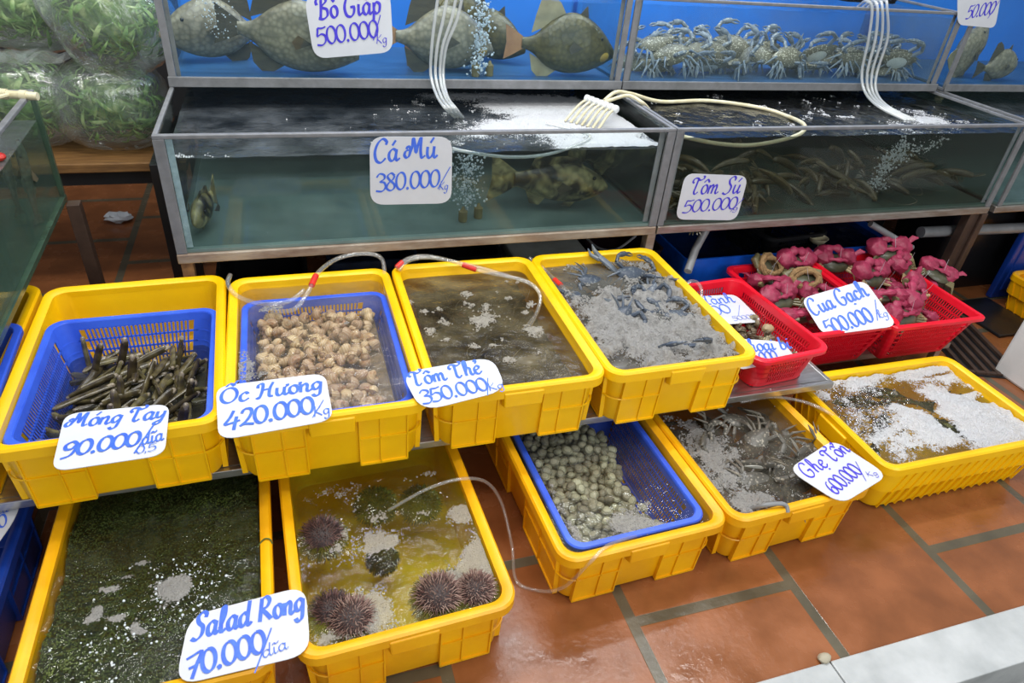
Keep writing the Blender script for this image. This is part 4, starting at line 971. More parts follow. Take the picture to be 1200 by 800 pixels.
def tied(kind, label, seed, group):
    t = thing('tied_crab', label, 'crab', group=group); w = .105
    q = MB(); n = 24; rings = []
    for zf, k in ((-1, .5), (-.5, .88), (0, 1), (.4, .9), (.75, .66), (.95, .3), (1, .08)):
        rings.append([(w / 2 * k * math.cos(2 * PI * j / n), w * .36 * k * math.sin(2 * PI * j / n), w * (.17 if zf > 0 else .14) * zf) for j in range(n)])
    q.loft(rings); q.build('carapace', OLIV, t)
    for s_ in (-1, 1):
        for k in range(3):
            q = MB(); b0 = Vector((s_ * w * .40, -w * (.02 + .1 * k), -.004)); d = Vector((s_ * .8, -.55 - .15 * k, 0)).normalized()
            q.tube([b0, b0 + d * .026 + Vector((0, 0, .012)), b0 + d * .042 + Vector((0, -.004, -.006))], [.0056, .005, .0022], 7); q.build('leg', PALE if (seed % 3 == 0) else OLEG, t)
        q = MB(); q.tube([(s_ * w * .42, w * .12, 0), (s_ * w * .5, w * .34, .004), (s_ * w * .2, w * .46, .004)], [.010, .015, .012], 9, .8); q.build('claw', OLEG, t)
    if kind == 'pink':
        q = MB(); lump(q, (-w * .42, w * .22, .010), (.034, .036, .026), seed); lump(q, (w * .42, w * .22, .010), (.034, .034, .027), seed + 3); q.build('cloth_bundle', PINK, t)
        q = MB(); q.tube(cat_rom([(-w * .5, w * .24, .016), (-w * .2, w * .42, .026), (w * .15, w * .40, .024), (w * .5, w * .22, .016)], 5), [.013 + .004 * math.sin(k * 1.3 + seed) for k in range(16)], 9, .75)
        q.tube(cat_rom([(-w * .45, w * .1, .018), (-w * .1, -w * .02, .027), (w * .3, w * .02, .023), (w * .46, w * .14, .016)], 5), [.008 + .003 * math.sin(k * 1.7 + seed) for k in range(16)], 8, .7); q.build('cloth_band', PINK, t)
        q = MB(); q.tube([(w * .6, w * .25, .02), (w * .78, w * .34, .034), (w * .92, w * .30, .036)], [.008, .010, .003], 7, .5); q.build('cloth_end', PINK, t)
    else:
        for k, (rx, zz, tl) in enumerate(((.046, .016, .25), (.043, .006, -.15), (.034, .026, .45))):
            q = MB(); loop = [(rx * math.cos(a * PI / 10), .040 * rx / .046 * math.sin(a * PI / 10) + .004, zz + tl * .03 * math.sin(a * PI / 10 + k)) for a in range(21)]
            q.tube(loop, [.0085 + .0018 * math.sin(a * 2.1) for a in range(21)], 8); q.build('rope_coil', ROPE, t)
    q = MB(); p0 = Vector((.01, .0, .02)); q.tube([p0, p0 + Vector((-.012, .01, .03)), p0 + Vector((-.018, .02, .05))], [.0007, .0007, .0004], 4); q.build('loose_thread', CARD, t)
    return t
protos = {}
def put(kind, seed, px, py, z, rot, label, group=None, sc=1):
    k = (kind, seed)
    if k in protos: o = dup(protos[k])
    else: o = protos[k] = tied(kind, label, seed, group)
    o['label'] = label
    if group: o['group'] = group
    elif 'group' in o: del o['group']
    p_ = PZ(px, py, z - .058); o.location = p_; o.rotation_euler = rot; o.scale = (sc,) * 3; return o
put('rope', 1, 897, 316, .335, (.75, .2, .4), 'olive crab tied with thick straw rope at the back left of the middle red basket', sc=1.1)
put('rope', 1, 942, 333, .335, (.55, -.15, -.3), 'olive crab tied with straw rope right behind the large crab card', sc=1.1)
put('pink', 1, 933, 312, .345, (.7, .1, .1), 'dark crab bound in pink cloth between the two rope tied crabs at the back', sc=1.1)
put('pink', 2, 903, 333, .325, (.3, .2, 2.4), 'pink wrapped crab below the rope tied crab at the back left')
put('pink', 4, 915, 352, .320, (.4, 0, .2), 'pink wrapped crab at the left wall of the middle red basket')
put('pink', 1, 935, 372, .300, (.3, 0, 2.9), 'pink wrapped dark crab half hidden under the left side of the large crab card')
put('pink', 2, 960, 352, .310, (.3, .1, -.4), 'pink wrapped crab hidden behind the large crab card')
put('pink', 4, 962, 345, .285, (0, 0, 1.1), 'pink wrapped crab under the large crab card')
put('pink', 3, 978, 308, .335, (.6, 0, -.3), 'pink wrapped crab in the back left corner of the rightmost red basket', sc=1.05)
put('pink', 5, 1043, 297, .375, (.4, -.1, -.2), 'topmost pink wrapped crab at the back of the rightmost red basket', sc=1.1)
put('pink', 6, 1022, 325, .345, (.55, .1, .15), 'pink wrapped crab with pale legs in the middle of the rightmost red basket', sc=1.1)
put('pink', 3, 1058, 313, .345, (.5, 0, .6), 'pink wrapped crab just below the topmost one', sc=1.0)
put('pink', 4, 1098, 322, .345, (.3, .3, -.6), 'pink wrapped crab leaning over the right wall of the rightmost red basket', sc=.95)
put('pink', 5, 1030, 350, .335, (.4, .1, 2.9), 'pink wrapped crab right of the large crab card corner', sc=1.05)
put('pink', 6, 1072, 350, .335, (.6, -.2, .8), 'large pink bundle with pale claw at the front of the rightmost red basket', sc=1.2)
put('pink', 2, 1060, 372, .310, (.4, 0, .2), 'pink wrapped crab low behind the front wall of the rightmost red basket', sc=1.0)
put('pink', 3, 1078, 368, .275, (.2, 0, 2.0), 'small dark crab in the front corner of the rightmost red basket', sc=.8)
put('pink', 4, 1040, 335, .295, (.1, 0, 1.9), 'pink wrapped crab buried in the middle of the rightmost red basket')
put('pink', 1, 1075, 335, .295, (.1, .3, -2.0), 'pink wrapped crab buried near the right wall of the rightmost red basket')
# grey snails in the first red basket
SNG = shellmat('grey_snail_shell', (.30, .25, .15, 1), (.17, .14, .08, 1), (.08, .06, .04, 1), 60, .4, 'Z', .3)
sn = thing('snail', 'grey tan snail shell in the first red basket', 'snail', group='snails in the first red basket')
q = MB(); rings = []
for i in range(41):
    f_ = i / 40; a = f_ * 2.6 * 2 * PI; k = .12 + .88 * f_ ** 1.4; c = Vector((.008 * k * math.cos(a), .008 * k * math.sin(a), .012 - .02 * f_)); er = Vector((math.cos(a), math.sin(a), 0))
    rings.append([c + er * .009 * k * math.cos(2 * PI * j / 8) + Vector((0, 0, .0095 * k * math.sin(2 * PI * j / 8))) for j in range(8)])
q.loft(rings); q.build('shell', SNG, sn); first = True
for k in range(90):
    u, v = rng.uniform(-.085, .085), rng.uniform(-.17, .17); x = 1.262 + u * math.cos(.09) - v * math.sin(.09); y = 1.416 + u * math.sin(.09) + v * math.cos(.09)
    o = sn if first else dup(sn); first = False
    o.location = (x, y, .254 + .018 * (k % 3)); o.rotation_euler = (rng.uniform(0, 3), rng.uniform(0, 3), rng.uniform(0, 6)); o.scale = (rng.uniform(.9, 1.4),) * 3
p_ = PZ(900, 385, .30); q = MB(); q.ball((0, 0, 0), (.02, .016, .014), 12, 8, lambda d: .25 * mnoise.noise(d * 2.5)); o = q.build('shell_lump', mat('tan_lump', (.36, .27, .15, 1), None, .5)); o.location = p_; tag(o, 'tan shell lump above the snails beside the lower card in the first red basket', 'shell')
# ------------------------------------------------------------------ fish
def fishmat(name, c1, c2, mouth=None, sc=70, rough=.35, blotch=None, rnd=0.1):
    b = NT(name); co = b.coord('Object')
    vo = b.n('ShaderNodeTexVoronoi', {0: co, 'Scale': float(sc)}, feature='F1')
    nz = b.n('ShaderNodeTexNoise', {0: co, 'Scale': 5.0 if not blotch else float(blotch), 'Detail': 4.0, 'Distortion': .8 if blotch else .2})
    r1 = b.ramp(nz, [(.42, c2), (.60, c1)]) if blotch else b.ramp(nz, [(.3, c2), (.7, c1)])
    r2 = b.ramp(vo, [(.25, g3(1.15)), (.7, g3(.6))])
    mx = b.n('ShaderNodeMix', {0: .8, 6: r1, 7: r2}, data_type='RGBA', blend_type='MULTIPLY')
    bp = b.n('ShaderNodeBump', {'Strength': .35, 'Distance': .004, 'Height': (vo, 'Distance')})
    p = b.n('ShaderNodeBsdfPrincipled', {'Roughness': rough, 'Normal': bp}); b.t.links.new(mx.outputs[2], p.inputs['Base Color'])
    return b.finish(p)
TRG = fishmat('triggerfish_skin', (.135, .108, .030, 1), (.055, .045, .018, 1))
TRP = fishmat('pale_triggerfish_skin', (.30, .26, .17, 1), (.19, .165, .115, 1))
FIND = mat('dark_fin', (.10, .085, .05, 1), (.05, .04, .03, 1), .4, nscale=18, stretch=(1, 1, 5))
FINP = mat('pale_fin', (.42, .37, .22, 1), (.26, .21, .12, 1), .4, nscale=18)
FINO = mat('orange_fin', (.45, .23, .10, 1), (.30, .13, .06, 1), .4, nscale=18)
MOUTH = mat('yellow_cheek', (.40, .27, .03, 1), (.24, .15, .03, 1), .4, nscale=20)
GRP = fishmat('grouper_skin', (.44, .38, .18, 1), (.016, .014, .010, 1), sc=45, blotch=15)
GRY = fishmat('grey_fish_skin', (.17, .17, .14, 1), (.10, .10, .085, 1), sc=90)
DRK = fishmat('dark_fish_skin', (.045, .035, .03, 1), (.015, .012, .012, 1), sc=60, rough=.2)
def fish(name, label, cat_, loc, rot, L, skin, prof, fins, tailm, cheek=None, group=None, thick=.13, tail=.2):
    """head at +x; prof = (t from snout 0 to tail root 1, top, bottom) in body lengths"""
    t = thing(name, label, cat_, loc, 0, group, rot); q = MB(); n = 20; bl_ = 1 - tail
    pp = cat_rom([(a, b_, c) for a, b_, c in prof], 4); rings = []
    for p_ in pp:
        x = L * (.5 - p_[0] * bl_); zt, zb = p_[1] * L, p_[2] * L; hh = (zt - zb) / 2; zc_ = (zt + zb) / 2
        wd = max(.004 * L, min(hh * .62, thick * L * (1 - .65 * max(0, p_[0] - .35))))
        rings.append([(x, wd * math.copysign(abs(math.sin(2 * PI * k / n)) ** 1.15, math.sin(2 * PI * k / n)), zc_ + hh * math.cos(2 * PI * k / n)) for k in range(n)])
    q.loft(rings); q.build('body', skin, t)
    for nm, mm, poly in fins:
        q = MB(); q.plate([(L * (.5 - a * bl_), L * b_) for a, b_ in poly], lambda u, v, e: (u, e, v), .006 * L); q.build(nm, mm, t, angle=.4)
    q = MB(); x0 = .5 - bl_; h0 = (prof[-1][1] - prof[-1][2]) / 2; zc_ = (prof[-1][1] + prof[-1][2]) / 2
    out = [(x0 + .02, zc_ + h0), (x0 - tail * .45, zc_ + h0 * 2.2), (x0 - tail, zc_ + h0 * 3.2), (x0 - tail * .88, zc_), (x0 - tail, zc_ - h0 * 3.2), (x0 - tail * .45, zc_ - h0 * 2.2), (x0 + .02, zc_ - h0)]
    q.plate([(L * a, L * b_) for a, b_ in out], lambda u, v, e: (u, e, v), .008 * L); q.build('tail_fin', tailm, t, angle=.4)
    hz = max(p_[1] for p_ in prof) - max(-p_[2] for p_ in prof)
    for s_ in (-1, 1):
        q = MB(); q.ball((L * (.5 - .20 * bl_), s_ * thick * L * .60, L * .075), L * .016, 10, 7); q.build('eye', BLACK, t)
        q = MB(); q.plate([(L * .16, 0), (L * .06, L * .05), (L * .02, L * .0), (L * .05, -L * .05)], lambda u, v, e, s_=s_: (u, s_ * (thick * L * .95 + (L * .16 - u) * .2 + e), v), .005 * L); q.build('pectoral_fin', FIND, t)
        if cheek:
            q = MB(); q.ball((L * (.5 - .165 * bl_), s_ * thick * L * .30, -L * .065), (L * .075, L * .055, L * .055), 14, 10); q.build('cheek', cheek, t)
    return t
TP = [(0, -.04, -.08), (.05, .02, -.11), (.2, .15, -.18), (.38, .235, -.225), (.55, .25, -.225), (.72, .18, -.18), (.88, .065, -.08), (1, .04, -.045)]
TF = lambda dm, pm: [('dorsal_fin', pm, [(.56, .22), (.64, .32), (.75, .385), (.83, .37), (.88, .22), (.91, .08), (.72, .15)]), ('anal_fin', pm, [(.60, -.20), (.70, -.265), (.80, -.275), (.87, -.22), (.91, -.08), (.74, -.15)]), ('trigger_spine', dm, [(.33, .20), (.36, .31), (.385, .29), (.44, .23)])]
def trig(label, px, py, y, L, rot, skin, pm, tailm, cheek, sc=1):
    p_ = PY(px, py, y); p_.z = max(p_.z, ZU + .012 + .25 * L)
    return fish('triggerfish', label, 'fish', p_, rot, L, skin, TP, TF(FIND, pm), tailm, cheek, tail=.15)
trig('olive triggerfish with yellow cheek at the right end of the upper tank', 656, 66, 2.315, .40, (0, .02, -.05), TRG, FINP, FINO, MOUTH)
trig('pale grey triggerfish facing right behind the upper price card', 340, 52, 2.31, .42, (.05, .14, -.05), TRP, FIND, FIND, None)
trig('dim grey triggerfish facing left in the upper tank', 262, 58, 2.46, .36, (0, -.08, PI + .35), TRP, FIND, FIND, None)
trig('grey triggerfish facing right behind the pale hose bundle', 512, 62, 2.36, .40, (0, .06, .10), TRP, FIND, FINO, MOUTH)
trig('olive triggerfish standing behind the bubbles with only its back in view', 527, 42, 2.52, .42, (0, -.25, .5), TRG, FINP, FINO, None)
trig('brown triggerfish whose tail shows right of the bubbles', 566, 52, 2.56, .34, (0, .1, -.7), TRG, FIND, FIND, None)
GPf = [(0, -.01, -.04), (.06, .04, -.08), (.2, .11, -.14), (.4, .165, -.17), (.6, .15, -.155), (.8, .10, -.11), (.93, .065, -.07), (1, .06, -.065)]
GFs = [('dorsal_fin', GRP, [(.30, .14), (.36, .20), (.50, .215), (.62, .20), (.72, .21), (.82, .18), (.86, .08), (.6, .13)]), ('anal_fin', GRP, [(.64, -.14), (.70, -.21), (.80, -.20), (.86, -.09)]), ('pelvic_fin', GRP, [(.30, -.15), (.36, -.215), (.46, -.20), (.42, -.16)])]
o = fish('grouper', 'mottled dark grouper resting on the bottom of the lower left tank', 'fish', PY(642, 232, 1.94), (.05, .06, -.08), .40, GRP, GPf, GFs, GRP, None, thick=.13); o.location.z = ZL + .105
o = fish('grouper', 'second dark grouper half visible behind the mottled one', 'fish', PY(712, 215, 2.16), (.05, .05, .25), .42, GRP, GPf, GFs, GRP, None, thick=.13); o.location.z = ZL + .12
o = fish('grouper', 'small dark mottled grouper seen head on at the left end of the lower left tank', 'fish', PY(243, 255, 1.95), (0, 0, -1.75), .24, GRP, GPf, GFs, GRP, None, thick=.15); o.location.z = ZL + .066
# fish in the right-hand tank
o = fish('triggerfish', 'grey brown fish at right edge facing right in the bright blue tank', 'fish', PY(1168, 77, 2.33), (0, -.12, .1), .26, TRP, TP, TF(FIND, FIND), FIND, None)
o = fish('triggerfish', 'pale greenish fish partly behind the end of the crab tank', 'fish', PY(1128, 70, 2.40), (0, -1.1, .3), .34, TRP, TP, TF(FIND, FINP), FINP, None)
# dark fish under the foam of the wide crate
SLM = [(0, .0, -.02), (.1, .05, -.05), (.3, .085, -.085), (.55, .08, -.08), (.8, .05, -.05), (1, .028, -.03)]
SF = [('dorsal_fin', DRK, [(.35, .08), (.42, .12), (.62, .11), (.72, .06)]), ('anal_fin', DRK, [(.62, -.07), (.68, -.11), (.78, -.05)])]
for px, py, L, a, lb in ((1052, 464, .22, 2.5, 'dark fish below the gap in the middle of the white foam'), (1118, 502, .20, 2.2, 'dark green fish at the front wall of the foamy crate'), (1140, 470, .20, 2.5, 'dark fish showing along the right edge of the white foam'), (1030, 505, .22, .7, 'dark fish under the glossy bubbles at the left of the foamy crate'), (1012, 470, .2, 2.9, 'dark fish under the bubbles at the back left of the foamy crate')):
    p_ = PZ(px, py, .135); fish('fish', lb, 'fish', (p_.x, p_.y, .128), (PI / 2 * .7, 0, a), L, DRK, SLM, SF, DRK, None, thick=.075)

# ------------------------------------------------------------------ prawns
PRW = mat('prawn_shell', (.12, .095, .045, 1), (.045, .04, .025, 1), .3, nscale=60, rnd=.35, stretch=(3, 1, 1))
PRS = mat('brown_shrimp_shell', (.14, .12, .06, 1), (.06, .05, .03, 1), .3, nscale=60, rnd=.35, stretch=(3, 1, 1))
def prawn(name, label, group, m, L):
    t = thing(name, label, 'prawn', group=group); q = MB(); pts = []; rad = []
    for i in range(19):
        f_ = i / 18; pts.append((L * (.5 - f_), 0, L * (.13 - .42 * (f_ - .42) ** 2))); rad.append(L * (.004 if i == 0 else (.075 * math.sin(PI * min(1, f_ * .78 + .18)) ** .7 * (1 + .05 * (i % 2)))))
    q.tube(pts, rad, 9, 1.15); q.build('body', m, t)
    q = MB(); e = Vector(pts[-1])
    for s_ in (-.5, -.2, .2, .5): q.add([e + Vector((.01 * L, 0, 0)), e + Vector((-.14 * L, (s_ - .09) * L * .2, -.05 * L)), e + Vector((-.19 * L, s_ * L * .24, -.055 * L)), e + Vector((-.14 * L, (s_ + .09) * L * .2, -.05 * L))], [(0, 1, 2, 3)])
    q.build('tail_fan', m, t)
    q = MB()
    for k in range(5):
        for s_ in (-1, 1): x = L * (.28 - .07 * k); q.tube([(x, s_ * .02 * L, L * .03), (x + .02 * L, s_ * .07 * L, -.03 * L), (x - .02 * L, s_ * .09 * L, -.09 * L)], .006 * L, 4)
    for s_ in (-1, 1): q.tube(cat_rom([(L * .48, s_ * .015 * L, L * .07), (L * .7, s_ * .1 * L, L * .13), (L * .5, s_ * .3 * L, L * .10), (L * .1, s_ * .36 * L, L * .05)], 4), .004 * L, 4)
    q.build('legs', m, t); return t
pw = prawn('prawn', 'dark tiger prawn in the pile on the dim tank bottom', 'tiger prawns on the tank bottom', PRW, .15)
for k in range(95):
    o = pw if k == 0 else dup(pw); x = rng.uniform(1.22, 2.44); y = 1.86 + abs(rng.normal(0, .16)); hp = .02 + .05 * max(0, math.sin((x - 1.1) * 2.3)) ** 2 + .05 * (x > 2.15)
    o.location = (x, min(y, 2.45), ZL + .022 + rng.uniform(0, 1) * hp); o.rotation_euler = (rng.normal(0, .5), rng.normal(0, .35), rng.uniform(0, 6.28)); o.scale = (rng.uniform(.8, 1.15),) * 3
ps = prawn('prawn', 'small brown shrimp just under the murky bubbly water', 'shrimp in the murky crate', PRS, .11)
loc, rz = XF['C']
for k in range(48):
    o = ps if k == 0 else dup(ps); o.location = (loc.x + rng.uniform(-.13, .13), loc.y + rng.uniform(-.23, .22), .343 + rng.uniform(-.02, .006)); o.rotation_euler = (rng.normal(0, .6), rng.normal(0, .1), rng.uniform(0, 6.28)); o.scale = (rng.uniform(.7, .95),) * 3
q = MB(); pts = []
for i in range(30):
    for j in range(44):
        x, y = -.165 + .33 * i / 29, -.262 + .524 * j / 43; pts.append((x, y, .105 + .012 * mnoise.noise(Vector((x * 40, y * 40, 9)))))
q.add(pts, [(i * 44 + j, (i + 1) * 44 + j, (i + 1) * 44 + j + 1, i * 44 + j + 1) for i in range(29) for j in range(43)])
o = q.build('prawn_bed', PRS); o.location = loc; o.rotation_euler = (0, 0, rz); tag(o, 'mass of shrimp deeper down in the murky crate', 'prawn', None, 'stuff')

# ------------------------------------------------------------------ bags of greens
LEAF = NT('leafy_green'); co = LEAF.coord('Object')
nz = LEAF.n('ShaderNodeTexNoise', {0: co, 'Scale': 26.0, 'Detail': 3.0})
cr = LEAF.ramp(nz, [(.3, (.04, .11, .02, 1)), (.5, (.13, .26, .05, 1)), (.72, (.44, .55, .23, 1))])
LEAF = LEAF.finish(LEAF.n('ShaderNodeBsdfPrincipled', {'Base Color': cr, 'Roughness': .45}))
wl_ = thing('wooden_shelf', 'stained wooden plank shelf under the bags of greens', 'shelf', (-.72, 2.46, .455))
q = MB(); q.b2((-.55, 0, .0), (.385, .42, .032)); q.build('plank', WOOD, wl_, False, .004)
q = MB(); q.b2((-.55, .012, -.045), (.375, .035, -.0005)); q.b2((-.55, .385, -.045), (.375, .408, -.0005)); q.build('rail', BLACK, wl_, False)
for x in (-.53, .345):
    for y in (.012, .385): q = MB(); q.b2((x, y, -.455), (x + .025, y + .023, -.0455)); q.build('leg', BLACK, wl_, False)
def greens(label, c, r, seed, tilt, tail=None):
    t = thing('bag_of_greens', label, 'bag', c, 0, None, tilt); R = random.Random(seed); q = MB()
    for k in range(620):
        d = Vector((R.gauss(0, 1), R.gauss(0, 1), R.gauss(0, 1))).normalized(); f_ = R.uniform(.55, .93)
        sg = lambda v: math.copysign(abs(v) ** .75, v)
        p_ = Vector((sg(d.x) * r[0], sg(d.y) * r[1], sg(d.z) * r[2])) * f_
        tg = Vector((R.gauss(0, 1), R.gauss(0, .4), R.gauss(.3, .7))); tg = (tg - d * tg.dot(d) * .8).normalized(); sd = tg.cross(d).normalized()
        L = R.uniform(.035, .085); wd = R.uniform(.003, .009) if R.random() < .5 else .0018; vs = []
        for i in range(6):
            u = i / 5; w_ = wd * math.sin(PI * (.08 + .9 * u)) ** .8; m_ = p_ + tg * L * (u - .5) + d * (-.022 * (u - .5) ** 2 * 4 * R.uniform(.3, 1)); vs += [m_ - sd * w_, m_ + d * w_ * .3, m_ + sd * w_]
        for i, v_ in enumerate(vs):                                   # keep blades inside the film
            e = (abs(v_.x / r[0]) ** 2.6 + abs(v_.y / r[1]) ** 2.6 + abs(v_.z / r[2]) ** 2.6) ** (1 / 2.6)
            if e > .97: vs[i] = v_ * (.97 / e)
        q.add(vs, [f2 for i in range(5) for f2 in ((i * 3, i * 3 + 3, i * 3 + 4, i * 3 + 1), (i * 3 + 1, i * 3 + 4, i * 3 + 5, i * 3 + 2))])
    tag(q.build('greens', LEAF, t), kind='stuff')
    q = MB(); q.ball((0, 0, 0), (r[0] * .6, r[1] * .6, r[2] * .6), 20, 12, lambda d: .2 * mnoise.noise(d * 3)); q.build('inner_greens', LEAF, t)
    def dsp(d):
        e = (abs(d.x) ** 2.8 + abs(d.y) ** 2.8 + abs(d.z) ** 2.8) ** (1 / 2.8)
        return 1 / e - 1 + .035 * mnoise.noise(d * 3 + Vector((seed, 0, 0))) + .028 * mnoise.noise(Vector((d.x * 9, d.y * 9, d.z * 3 + seed))) + .05
    q = MB(); q.ball((0, 0, 0), r, 48, 30, dsp); q.build('plastic_film', FILM, t)
    if tail:
        q = MB(); rings = []
        for i in range(7):
            u = i / 6; c0 = Vector(tail[0]).lerp(Vector(tail[1]), u); s_ = tail[2] * (1 - .3 * math.sin(u * PI)); rings.append([c0 + Vector((s_ * math.cos(a * PI / 10) * (1 + .2 * math.sin(a * 2.3)), s_ * .25 * math.sin(a * PI / 10), .02 * math.sin(a * 1.7 + i))) for a in range(20)])
        q.loft(rings, False, False); q.build('gathered_neck', FILM, t)
    return t
c1 = PY(136, 132, 2.64); c1.z = .488 + .142
greens('plump plastic bag of leafy greens on the wooden shelf beside the tanks', c1, (.172, .13, .138), 3, (0, 0, .1))
c2 = PY(32, 128, 2.68); c2.z = .488 + .145
greens('bag of greens behind the left glass tank on the wooden shelf', c2, (.185, .13, .140), 4, (0, 0, -.1), ((-.05, -.05, .13), (.12, -.10, .165), .09))
c3 = PY(132, 30, 2.58); c3.z = .930
greens('upper right bag of greens leaning against the triggerfish tank', c3, (.165, .13, .185), 5, (0, -.45, 0), ((.06, -.02, -.16), (.12, -.04, .15), .06))
c4 = PY(28, 28, 2.80); c4.z = .915
greens('upper left bag of greens on top of the pile', c4, (.205, .14, .140), 6, (0, .12, 0))

# ------------------------------------------------------------------ left glass tank
TL = thing('fish_tank', 'small glass tank at the left edge with fish hanging upright', 'fish tank', (-.608, 1.20, .478), .035)
W, D, H = .50, .995, .314
for nm, a, b_, mm in (('side_pane', (-.009, .006, .008), (-.001, D - .006, H - .004), PANE), ('back_pane', (-W, D - .010, .008), (-.012, D - .002, H - .004), PANE), ('front_pane', (-W, .002, .008), (-.012, .010, H - .004), PANE), ('bottom_pane', (-W, .002, 0), (0, D, .007), BACKG), ('side_panel', (-W - .004, .002, .002), (-W + .002, D, H - .004), BACKG)):
    q = MB(); q.b2(a, b_); q.build(nm, mm, TL, False)
q = MB(); q.b2((-.014, 0, H - .010), (.001, D, H)); q.b2((-W, D - .014, H - .010), (-.014, D, H)); q.b2((-W, 0, H - .010), (-.014, .014, H)); q.build('top_rail', TRIM, TL, False, .002)
q = MB(); q.b2((-.012, 0, -.002), (.002, D, .012)); q.b2((-.012, D - .014, .012), (.001, D, H - .010)); q.build('corner_seam', mat('green_glass_edge', (.05, .09, .06, 1), (.03, .05, .035, 1), .2), TL, False)
WLT = TL
def tl_pt(x, y, z): return Matrix.Rotation(.035, 3, 'Z') @ Vector((x, y, z)) + Vector((-.608, 1.20, .478))
q = MB(); zt = .235
q.cm = 1; q.add([(-W + .005, .012, zt), (-.011, .012, zt), (-.011, D - .012, zt), (-W + .005, D - .012, zt)], [(0, 1, 2, 3)])
q.cm = 0; q.add([(-.011, .012, .008), (-.011, D - .012, .008), (-.011, D - .012, zt), (-.011, .012, zt)], [(0, 1, 2, 3)])
q.add([(-.011, D - .012, .008), (-W + .005, D - .012, .008), (-W + .005, D - .012, zt), (-.011, D - .012, zt)], [(0, 1, 2, 3)])
q.add([(-W + .005, .012, .008), (-.011, .012, .008), (-.011, .012, zt), (-W + .005, .012, zt)], [(0, 1, 2, 3)])
WLTOP = watermat('left_tank_water_top', (.6, .66, .66, 1), (.19, .20, .21, 1), .45, .15, bump=.3, bscale=10)
o = q.build('water', [WSIDE_L, WLTOP], None, False); o.location = (-.608, 1.20, .478); o.rotation_euler = (0, 0, .035); tag(o, 'green grey water in the left glass tank', 'water')
HP = [(0, .02, -.02), (.08, .05, -.05), (.25, .075, -.075), (.5, .07, -.07), (.75, .05, -.05), (1, .03, -.03)]
HF = [('dorsal_fin', GRY, [(.45, .07), (.52, .11), (.66, .09), (.7, .05)]), ('anal_fin', GRY, [(.6, -.06), (.66, -.10), (.78, -.05)])]
for (px, py, x, L, lb) in ((46, 252, -.662, .225, 'grey fish hanging upright nearest the pane of the left tank'), (24, 244, -.715, .21, 'second grey fish hanging upright deeper in the left tank')):
    p_ = PX(px, py, x); p_.z = .603; fish('fish', lb, 'fish', p_, (0, -PI / 2 + .1, 1.2), L, GRY, HP, HF, GRY, None, thick=.08, tail=.12)
# pipe comb across the back corner of the left tank
mf = thing('air_manifold', 'pale pipe with thin air tubes across the left glass tank', 'air pipe', tl_pt(0, D, H))
q = MB(); a, b_ = Vector((-.30, -.02, .012)), Vector((.03, -.085, .004)); q.tube([a, a.lerp(b_, .5), b_], .0105, 10)
for k in range(6): c_ = a.lerp(b_, .2 + k * .14); q.tube([c_ - (b_ - a).normalized() * .008, c_ + (b_ - a).normalized() * .008], .0135, 10)
q.build('pipe', CREAM, mf)
for k in range(5): c_ = a.lerp(b_, .2 + k * .15); q = MB(); q.tube(cat_rom([c_, c_ + Vector((-.03, -.07, .004)), c_ + Vector((-.10 - .02 * k, -.15, -.03)), c_ + Vector((-.16, -.26, -.08))], 5), .0055, 7); q.build('air_tube', CREAM, mf)
q = MB(); c_ = a.lerp(b_, .7); q.tube([c_, c_ + Vector((.0, .012, .022)), c_ + Vector((0, .012, .034))], [.007, .008, .010], 8); q.build('valve', CREAM, mf)
q = MB(); q.ball((0, 0, 0), (.016, .016, .010), 10, 6); o = q.build('float', REDT); o.location = tl_pt(-.028, .66, .245); tag(o, 'red float on the water of the left glass tank', 'float')
q = MB(); q.b2((-.035, .0, 0), (.0, .04, .478)); q.b2((-.10, .042, .450), (-.075, -.95 + .02, .476)); o = q.build('tank_stand', BROWN, None, False, .002); o.location = (-.600, 2.14, 0); o.rotation_euler = (0, 0, .035); tag(o, 'brown steel stand leg under the left glass tank', 'stand')

# ------------------------------------------------------------------ hoses
def hose(name, label, pts, r, m, parts=(), group=None, k=8):
    L = cat_rom(pts, k); o = MB(); 
    t = thing(name, label, 'hose', L[0], 0, group); o_ = Vector(L[0]); o.tube([p_ - o_ for p_ in L], r, 9); o.build('tube', m, t)
    for px_i in parts:
        i = int(px_i * (len(L) - 1)); q = MB(); q.tube([L[max(0, i - 2)] - o_, L[i] - o_, L[min(len(L) - 1, i + 2)] - o_], r * 1.35, 9); q.build('red_tape', REDT, t)
    return t
P = PY
hose('air_hose', 'clear air hose with red tape looping over the back rim of the whelk crate', [PZ(318, 365, .385), PZ(345, 362, .40), P(362, 340, 1.62), P(374, 318, 1.70), P(398, 302, 1.76), P(428, 297, 1.765), P(447, 303, 1.75), P(451, 325, 1.72), PZ(452, 345, .385)], .0062, HOSE, (.32,))
hose('air_hose', 'coiled clear air hose at the back left corner of the whelk crate', [P(270, 322, 1.73), P(267, 332, 1.70), P(276, 345, 1.66), P(296, 354, 1.62), P(318, 356, 1.58), P(340, 352, 1.60), P(356, 340, 1.64)], .0062, HOSE)
hose('air_hose', 'clear air hose arching over the shrimp crate ending in its bubbles', [PZ(612, 388, .374), P(628, 368, 1.50), P(633, 345, 1.57), P(618, 330, 1.62), P(590, 323, 1.66), P(562, 317, 1.70), P(530, 306, 1.74), P(500, 300, 1.76), P(478, 303, 1.755), P(464, 314, 1.73)], .0058, HOSE, (.60, .97))
hose('air_hose', 'second thin clear hose beside the arch over the shrimp crate', [PZ(620, 385, .374), P(632, 360, 1.53), P(630, 340, 1.58), P(612, 329, 1.63), P(575, 317, 1.68), P(540, 308, 1.725), P(505, 302, 1.755), P(480, 305, 1.75), P(468, 316, 1.72)], .005, HOSE)
